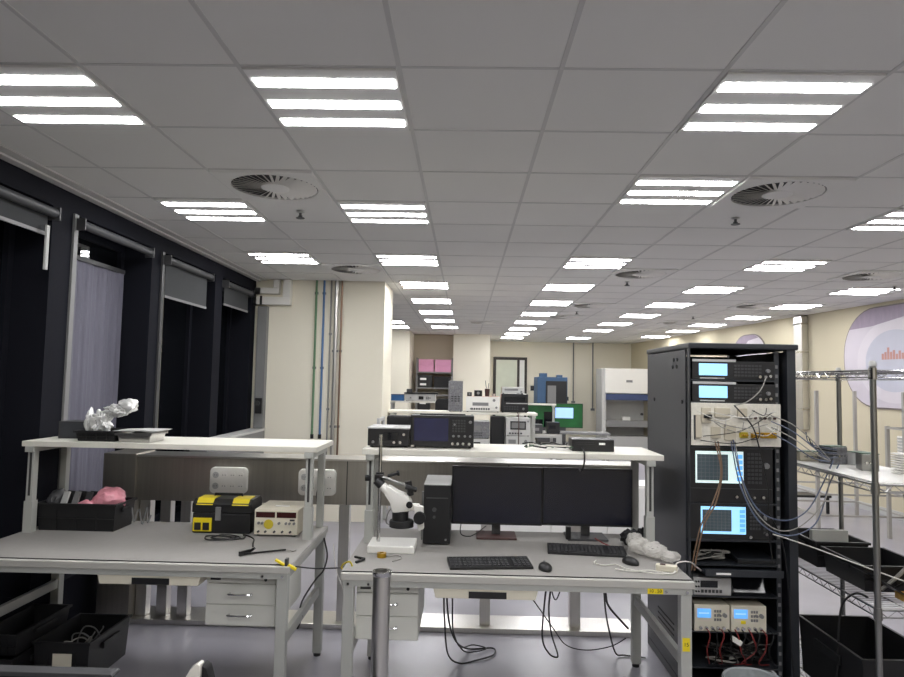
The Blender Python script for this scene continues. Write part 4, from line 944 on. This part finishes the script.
# ------------------------------------------------------------------ steel post and chairs in the foreground
t = thing('bollard_post', 'brushed steel tube post standing in front of the right bench', 'post', (-.28, 2.33, 0))
obj('tube', MB().lathe((0, 0, 0), [(.031, 0.008), (.031, .975), (.026, .975), (.026, .9), (.0, .9)], 32), 'steel', t, smooth=True)
obj('rim', MB().lathe((0, 0, 0), [(.0315, .962), (.034, .968), (.034, .978), (.0265, .978), (.0265, .962)], 32, closed=True), 'chrome', t, smooth=True)
obj('base_flange', MB().lathe((0, 0, 0), [(.10, 0), (.10, .006), (.035, .012)], 32), 'steel', t, smooth=True)
def chair_base(t, h=.44):
    obj('gas_column', MB().cyl((0, 0, .07), (0, 0, h), .025, seg=16), 'black_plastic', t)
    st = MB()
    for k in range(5):
        a = 2 * PI * k / 5; st.beam((0, 0, .09), (.27 * math.cos(a), .27 * math.sin(a), .065), .035, .03)
    obj('star_base', st, 'black_plastic', t)
    for k in range(5):
        a = 2 * PI * k / 5; x, y = .27 * math.cos(a), .27 * math.sin(a)
        obj('caster', MB().cyl((x - .018, y, .028), (x + .018, y, .028), .028, seg=14), 'black_matt', t)
t = thing('office_chair', 'black office chair, only its straight backrest top visible at lower left', 'chair', (-1.38, 2.20, 0))
chair_base(t)
obj('seat', MB().prism(rrect(-.24, .24, -.22, .24, .06), 'z', .44, .50), 'black_matt', t, .012)
obj('backrest', MB().prism(rrect(-.32, .345, .52, .755, .03), 'y', -.235, -.2), 'black_matt', t, .006)
obj('top_edge', MB().prism(rrect(-.325, .352, .750, .763, .006), 'y', -.24, -.195), 'dark_grey', t, .002)
obj('back_bracket', MB().box(-.03, .03, -.2, -.17, .44, .62).box(-.03, .03, -.2, .0, .42, .45), 'black_plastic', t)
t = thing('office_chair', 'chair with glossy cream shell back turned sideways at the bottom edge', 'chair', (-.62, 2.15, 0), 0)
chair_base(t)
obj('seat', MB().prism(rrect(-.2, .22, -.2, .2, .06), 'z', .44, .49), 'black_matt', t, .012)
obj('shell_back', MB().prism([(-.315, .40), (-.305, .52), (-.293, .60), (-.275, .66), (-.25, .705), (-.228, .722), (-.218, .718), (-.213, .40)], 'y', -.01, .03), 'cream_shell', t, .008, smooth=True)
obj('side_pad', MB().prism([(-.212, .40), (-.217, .715), (-.20, .705), (-.186, .66), (-.18, .60), (-.18, .40)], 'y', .0, .05), 'black_matt', t, .008, smooth=True)
obj('back_bracket', MB().box(-.26, -.2, .03, .06, .42, .5).box(-.24, .0, .0, .05, .41, .44), 'black_plastic', t)
# ------------------------------------------------------------------ white cabinet behind the benches
t = thing('low_cabinet', 'long low white cabinet seen below and between the monitors', 'cabinet', (-.25, 6.75, 0))
obj('body', MB().box(0, 2.3, 0, .4, 0, .62), 'white_bright', t, .004)
for k in range(4): obj('door', MB().box(.01 + .572 * k, .572 * (k + 1), -.015, 0, .03, .60), 'white_bright', t, .003)
# ------------------------------------------------------------------ second row bench and its instruments (about 8 m away)
b2 = bench((-.955, 7.66, 0), 1.87, .9, 'second-row workbench behind the oscilloscope, covered with instruments', .54, .36, 1)
z2 = SZ; y2 = 8.19
t = instrument('tower_instrument', 'tall speckled silver and black unit on the second-row shelf', 'instrument', (-.205, y2, z2), .18, .25, .385, 'black_plastic', 'speckle', None, 'display_dark', [(.05, .3, .02), (.11, .1, .02), (.12, .25, .015)], [(.03, .15, .12, .2, 3, 3)])
t = instrument('test_set', 'white test instrument with orange top edge on the second-row shelf', 'instrument', (.02, y2, z2), .42, .25, .195, 'orange', 'white_plastic', (.08, .28, .08, .12), 'mid_grey', [(.35, .15, .018), (.38, .06, .014), (.06, .04, .012)], [(.06, .3, .02, .06, 8, 1)])
t = instrument('equipment_case', 'black instrument with white lid on the second-row shelf', 'instrument', (.46, y2, z2), .335, .25, .235, 'white_plastic', 'black_plastic', (.04, .3, .14, .2), 'display_dark', [(.28, .05, .015)], [(.03, .22, .03, .09, 6, 2)])
obj('pale_band', MB().box(.06, .33, -.004, 0, .112, .122), 'light_grey', t)
t = instrument('small_radio', 'pale device with grille on the black instrument of the second row', 'device', (.47, y2 + .02, z2 + .2355), .28, .18, .085, 'beige', 'light_grey', (.03, .2, .04, .065), 'mid_grey', [(.24, .03, .012)])
for k, (x, w, h, m, lab) in enumerate([(.03, .06, .05, 'black_plastic', 'small black cube on the left of the white test instrument'), (.12, .10, .075, 'black_matt', 'black box in the middle of the white test instrument'), (.25, .07, .12, 'maroon', 'dark red tall pot on the white test instrument'), (.34, .05, .045, 'light_grey', 'tiny grey cup at the right of the white test instrument')]):
    t = thing('desk_gadget', lab, 'gadget', (x, y2 + .05, z2 + .1955), 0, 'gadgets on the white test instrument')
    if k < 2: obj('body', MB().box(0, w, 0, .08, 0, h), m, t, .004); obj('lens', MB().cyl((w / 2, 0, h * .55), (w / 2, -.01, h * .55), h * .25, seg=12), 'mid_grey', t)
    else:
        obj('cup', MB().lathe((w / 2, .04, 0), [(w * .38, 0), (w * .45, h * .8), (w * .4, h * .8), (w * .35, .01)], 16), m, t, smooth=True)
        if k == 2: obj('sticks', MB().cyl((w / 2, .04, .01), (w / 2 + .02, .05, h + .05), .004, seg=6).cyl((w / 2, .04, .01), (w / 2 - .025, .03, h + .08), .004, seg=6), 'dark_grey', t)
yb = 7.95
instrument('bench_meter', 'grey instrument stacked lowest on the second-row table right of the oscilloscope', 'instrument', (.10, yb, TZ), .21, .3, .20, 'light_grey', 'light_grey', (.02, .1, .1, .16), 'display_dark', [(.15, .13, .015), (.18, .06, .015)], [(.02, .12, .03, .08, 4, 2)])
instrument('bench_meter', 'grey speckled instrument stacked on top right of the oscilloscope', 'instrument', (.10, yb, TZ + .2005), .21, .3, .21, 'light_grey', 'speckle', (.02, .1, .1, .16), 'mid_grey', [(.15, .13, .015), (.18, .06, .015)], [(.02, .12, .03, .08, 4, 2)])
single('black_speaker', 'black cloth-covered box between grey stack and white instruments in the second row', 'box', MB().box(0, .17, 0, .2, 0, .47), 'black_matt', (.325, yb + .05, TZ), bevel=.01)
instrument('bench_meter', 'white instrument lowest in the right stack of the second row', 'instrument', (.51, yb, TZ), .29, .3, .24, 'light_grey', 'light_grey', (.03, .12, .15, .2), 'mid_grey', [(.24, .18, .02), (.24, .08, .012)], [(.03, .2, .04, .1, 5, 2)])
t = instrument('bench_meter', 'white instrument with dark-framed screen on top of the right stack, second row', 'instrument', (.51, yb, TZ + .2405), .29, .3, .22, 'light_grey', 'light_grey', (.05, .24, .08, .18), 'display_dark', [(.265, .18, .012)], [(.03, .2, .02, .05, 5, 1)])
obj('inner_screen', MB().box(.065, .225, -.004, -.0026, .095, .165), 'mid_grey', t)
cable('hanging_strap', 'red-brown and black strap hanging down over the second-row instruments', [(.66, 8.16, 1.28), (.66, 7.92, 1.2), (.66, 7.92, .9), (.66, 7.9, .76)], .006, 'maroon')
# white coat-like stand left of it
t = thing('frame_stand', 'pale upright metal stand at the left end of the second-row shelf', 'stand', (-.945, 7.2, 0))
obj('post', MB().cyl((0, 0, 0), (0, 0, 1.22), .02, seg=12), 'light_grey', t); obj('crossbar', MB().beam((0, 0, 1.2), (0, .4, 1.2), .03, .03), 'light_grey', t); obj('rear_post', MB().cyl((0, .4, 0), (0, .4, 1.22), .02, seg=12), 'light_grey', t)
instrument('cased_instrument', 'dark cased instrument under the left end of the second-row shelf', 'instrument', (-.80, yb, TZ), .40, .3, .36, 'black_plastic', 'black_plastic', (.05, .3, .1, .3), 'display_dark')
# ------------------------------------------------------------------ third row (about 12 m)
bench((-1.385, 11.46, 0), .93, .9, 'third-row workbench at the left carrying a blue box', .54, .36, 1)
bench((.10, 11.46, 0), 1.58, .9, 'third-row workbench above the green-lit wide monitor', .54, .36, 1)
y3 = 12.02
single('blue_box', 'blue box at the left end of the third-row shelf', 'box', MB().box(0, .23, 0, .22, 0, .10).mat(1).box(-.003, .233, -.003, .223, .10, .118), ['bluebox', 'black_plastic'], (-1.36, y3, SZ), bevel=.004)
t = instrument('flat_scanner', 'grey instrument with black flat lid on the third-row shelf', 'instrument', (-1.10, y3, SZ), .56, .28, .13, 'light_grey', 'light_grey', (.25, .34, .03, .09), 'display_dark', [(.1, .06, .015), (.46, .06, .015)], [(.38, .44, .03, .09, 2, 2)])
obj('dark_lid', MB().box(-.02, .60, -.02, .28, .131, .155), 'black_matt', t, .004)
obj('lens_unit', MB().box(.02, .12, .05, .15, .155, .22), 'dark_grey', t, .004)
t = thing('desk_chair', 'dark chair back visible right of the third-row left bench', 'chair', (-.34, 11.1, 0))
chair_base(t)
obj('seat', MB().prism(rrect(-.2, .2, -.2, .2, .05), 'z', .44, .5), 'black_matt', t, .01); obj('backrest', MB().prism(rrect(-.17, .14, .55, 1.34, .08), 'y', .18, .22), 'black_matt', t, .01)
obj('back_bracket', MB().box(-.03, .03, .14, .18, .45, .6), 'black_plastic', t)
# wide monitor table
t = thing('plain_table', 'pale table under the green-lit wide monitor in the third row', 'table', (1.72, 11.95, 0))
obj('top', MB().box(0, .95, 0, .45, .72, .75), 'mid_grey', t, .003)
for x in (.02, .88):
    for y in (.02, .38): obj('leg', MB().box(x, x + .05, y, y + .05, 0, .72), 'bench_frame', t)
t = thing('wide_monitor', 'long ultra-wide monitor with green picture and bright window', 'monitor', (1.17, 12.10, TZ))
obj('bezel', MB().box(0, 1.02, 0, .04, .07, .52), 'black_plastic', t, .004)
obj('display', MB().box(.012, 1.008, -.003, .001, .082, .508), 'screen_green', t)
obj('app_window', MB().box(.51, .84, -.005, -.003, .25, .44), 'screen_window', t)
obj('dark_region', MB().box(.30, .5, -.0045, -.003, .085, .36).box(.02, .28, -.0045, -.003, .085, .22), 'display_dark', t)
obj('stand', MB().box(.40, .6, -.05, .15, -.003, .012).box(.47, .53, .045, .07, .01, .3), 'black_plastic', t)
instrument('black_unit', 'black cube-like unit in front of the wide monitor', 'instrument', (1.46, 11.52, TZ), .22, .25, .20, 'black_plastic', 'black_plastic', (.03, .15, .08, .15), 'display_dark')
instrument('small_speaker', 'small dark unit in front of the wide monitor at the left', 'instrument', (1.22, 11.52, TZ), .16, .2, .16, 'mid_grey', 'dark_grey', (.02, .1, .05, .1), 'mid_grey')
# ------------------------------------------------------------------ far end
t = thing('test_chamber', 'blue machine with black door standing at the far wall', 'machine', (1.88, 16.9, 0))
obj('cabinet', MB().box(0, .78, .02, .9, .95, 1.80), 'blue_machine', t, .02); obj('stand_box', MB().box(.03, .75, .04, .88, .12, .95), 'dark_grey', t, .004)
obj('door', MB().box(.22, .76, -.01, .02, 1.0, 1.70), 'black_plastic', t, .01)
obj('door_window', MB().box(.26, .48, -.014, -.01, .95, 1.58), 'mid_grey', t, .003)
obj('door_handle', MB().box(.77, .80, -.04, -.0, 1.2, 1.3), 'black_plastic', t)
obj('top_unit', MB().box(.08, .26, .1, .4, 1.80, 1.90), 'blue_machine', t, .006); obj('top_unit', MB().box(.52, .66, .1, .3, 1.80, 1.86), 'blue_machine', t, .006)
for x in (.05, .68): obj('foot', MB().box(x, x + .06, .08, .8, 0, .12), 'dark_grey', t)
t = thing('safety_cabinet', 'tall white laboratory safety cabinet with blue band left of the rack', 'cabinet', (3.55, 16.9, 0))
obj('hood', MB().box(.08, 1.5, 0, .8, 1.42, 2.06), 'white_plastic', t, .01)
obj('side_wall', MB().box(0, .10, .02, .8, .1, 2.05), 'light_grey', t, .006); obj('side_wall', MB().box(1.48, 1.58, .02, .8, .1, 2.05), 'light_grey', t, .006)
obj('blue_band', MB().box(.10, 1.48, -.012, 0, 1.24, 1.40), 'navy_band', t)
obj('rear_wall', MB().box(.10, 1.48, .7, .78, .3, 1.42), 'light_grey', t)
obj('work_surface', MB().box(.10, 1.48, .05, .7, .62, .70), 'steel', t)
obj('front_lip', MB().box(.10, 1.48, .03, .05, .55, .72), 'mid_grey', t)
obj('base_panel', MB().box(.10, 1.48, .2, .7, 0, .30), 'light_grey', t)
obj('badge', MB().box(.62, .78, -.003, 0, 1.70, 1.76), 'mid_grey', t)
obj('sample_box', MB().box(.6, .8, .3, .45, .70, .80), 'white_bright', t)
for x in (.18, 1.2): obj('valve', MB().cyl((x, .69, .86), (x, .64, .86), .035, seg=12), 'dark_grey', t)
# shelving with pink boxes
t = thing('storage_rack', 'grey shelving at the far alcove holding pink and black boxes', 'shelving', (-1.19, 15.75, 0))
for x in (0, .86):
    for y in (0, .36): obj('post', MB().box(x, x + .03, y, y + .03, 0, 2.2), 'mid_grey', t)
for z in (.9, 1.28, 1.45, 1.83, ): obj('shelf_board', MB().box(.03, .86, 0, .38, z, z + .03), 'mid_grey', t)
for k, (x, z, w, h, m, lab) in enumerate([(.06, 1.8605, .36, .15, 'pink', 'lower left pink box on the far shelving'), (.06, 2.0125, .36, .15, 'pink', 'upper left pink box on the far shelving'), (.46, 1.8605, .38, .15, 'pink', 'lower right pink box on the far shelving'), (.46, 2.0125, .38, .15, 'pink', 'upper right pink box on the far shelving'),
        (.05, 1.4805, .34, .30, 'black_plastic', 'black drawer box with two white labels on the far shelving'), (.44, 1.4805, .40, .27, 'black_matt', 'plain black box right of the labelled one on the far shelving'), (.05, .9305, .30, .3, 'black_plastic', 'black box with one white label lowest on the far shelving')]):
    t = thing('storage_box', lab, 'box', (-1.19 + x, 15.76, z), 0, 'boxes on the far shelving')
    obj('box', MB().box(0, w, 0, .32, 0, h - .03), m, t, .006); obj('lid', MB().box(-.005, w + .005, -.005, .325, h - .03, h), m, t, .004)
    if k == 4: obj('label_card', MB().box(.05, .2, -.007, -.001, .05, .10).box(.05, .2, -.007, -.001, .18, .23), 'white_bright', t)
    if k == 6: obj('label_card', MB().box(.05, .2, -.007, -.001, .15, .22), 'white_bright', t)
# far door
d = struct('door_1', MB().box(.83, 1.73, YB - .03, YB, 0, 2.34), 'cream_wall')
obj('door_frame', MB().box(.80, .88, YB - .06, YB - .03, 0, 2.36).box(1.48, 1.55, YB - .06, YB - .03, 0, 2.28).box(1.69, 1.76, YB - .06, YB - .03, 0, 2.36).box(.88, 1.69, YB - .06, YB - .03, 2.28, 2.36), 'door_frame', d)
obj('pane', MB().box(.88, 1.48, YB - .045, YB - .035, 0, 2.28), 'frosted', d)
obj('side_pane', MB().box(1.55, 1.69, YB - .045, YB - .035, 0, 2.28), 'white_bright', d)
t = thing('wall_switch', 'small black switch on the far wall right of the door', 'switch', (1.92, YB, 1.42)); obj('plate', MB().box(-.05, .05, -.03, -.001, 0, .14), 'black_plastic', t, .004); obj('button', MB().box(-.02, .02, -.036, -.03, .05, .09), 'dark_grey', t)
for x, z0, lab in ((2.83 + .55, 1.15, 'dark conduit on the far wall, left of the pair'), (3.93, .95, 'dark conduit on the far wall, right of the pair')):
    t = thing('wall_conduit', lab, 'pipe', (x - .3, YB, z0), 0, 'conduits on the far wall'); obj('tube', MB().cyl((0, -.04, 0), (0, -.04, CZ - z0 - .002), .018, seg=10), 'mid_grey', t); obj('outlet', MB().box(-.05, .05, -.07, -.001, -.06, .0), 'mid_grey', t)
# ------------------------------------------------------------------ world, camera
w = bpy.data.worlds.new('World'); bpy.context.scene.world = w; w.use_nodes = True
w.node_tree.nodes['Background'].inputs[0].default_value = (.02, .022, .03, 1); w.node_tree.nodes['Background'].inputs[1].default_value = 0.3
F, YAW, PIT, ROL = 648.8, -0.021255, 0.065266, 0.019664
def ray(px, py):
    u = (px - 452) / F; v = (py - 338.5) / F
    c, s = math.cos(ROL), math.sin(ROL); u, v = c * u + s * v, -s * u + c * v
    x, h, d = u, -v, 1.0
    c, s = math.cos(PIT), math.sin(PIT); y = d * c - h * s; z = d * s + h * c
    c, s = math.cos(YAW), math.sin(YAW)
    return Vector((x * c + y * s, -x * s + y * c, z))
f0 = ray(452, 338.5); right = (ray(453, 338.5) - f0).normalized(); up = (ray(452, 337.5) - f0).normalized()
cam = bpy.data.cameras.new('camera'); co = bpy.data.objects.new('camera', cam); COL.objects.link(co)
Rm = Matrix((right, up, -f0.normalized())).transposed().to_4x4()
co.matrix_world = Matrix.Translation((0, 0, HC)) @ Rm
cam.sensor_fit = 'HORIZONTAL'; cam.sensor_width = 36; cam.lens = F / 904 * 36; cam.clip_start = .05; cam.clip_end = 100
sc = bpy.context.scene; sc.camera = co
sc.view_settings.view_transform = 'Standard'; sc.view_settings.look = 'None'; sc.view_settings.gamma = 1; sc.view_settings.use_curve_mapping = False
sc.view_settings.exposure = 0.0
sc.cycles.use_denoising = True
sc.cycles.max_bounces = 8; sc.cycles.diffuse_bounces = 5; sc.cycles.glossy_bounces = 4
sc.cycles.sample_clamp_indirect = 6
sc.cycles.caustics_reflective = False; sc.cycles.caustics_refractive = False
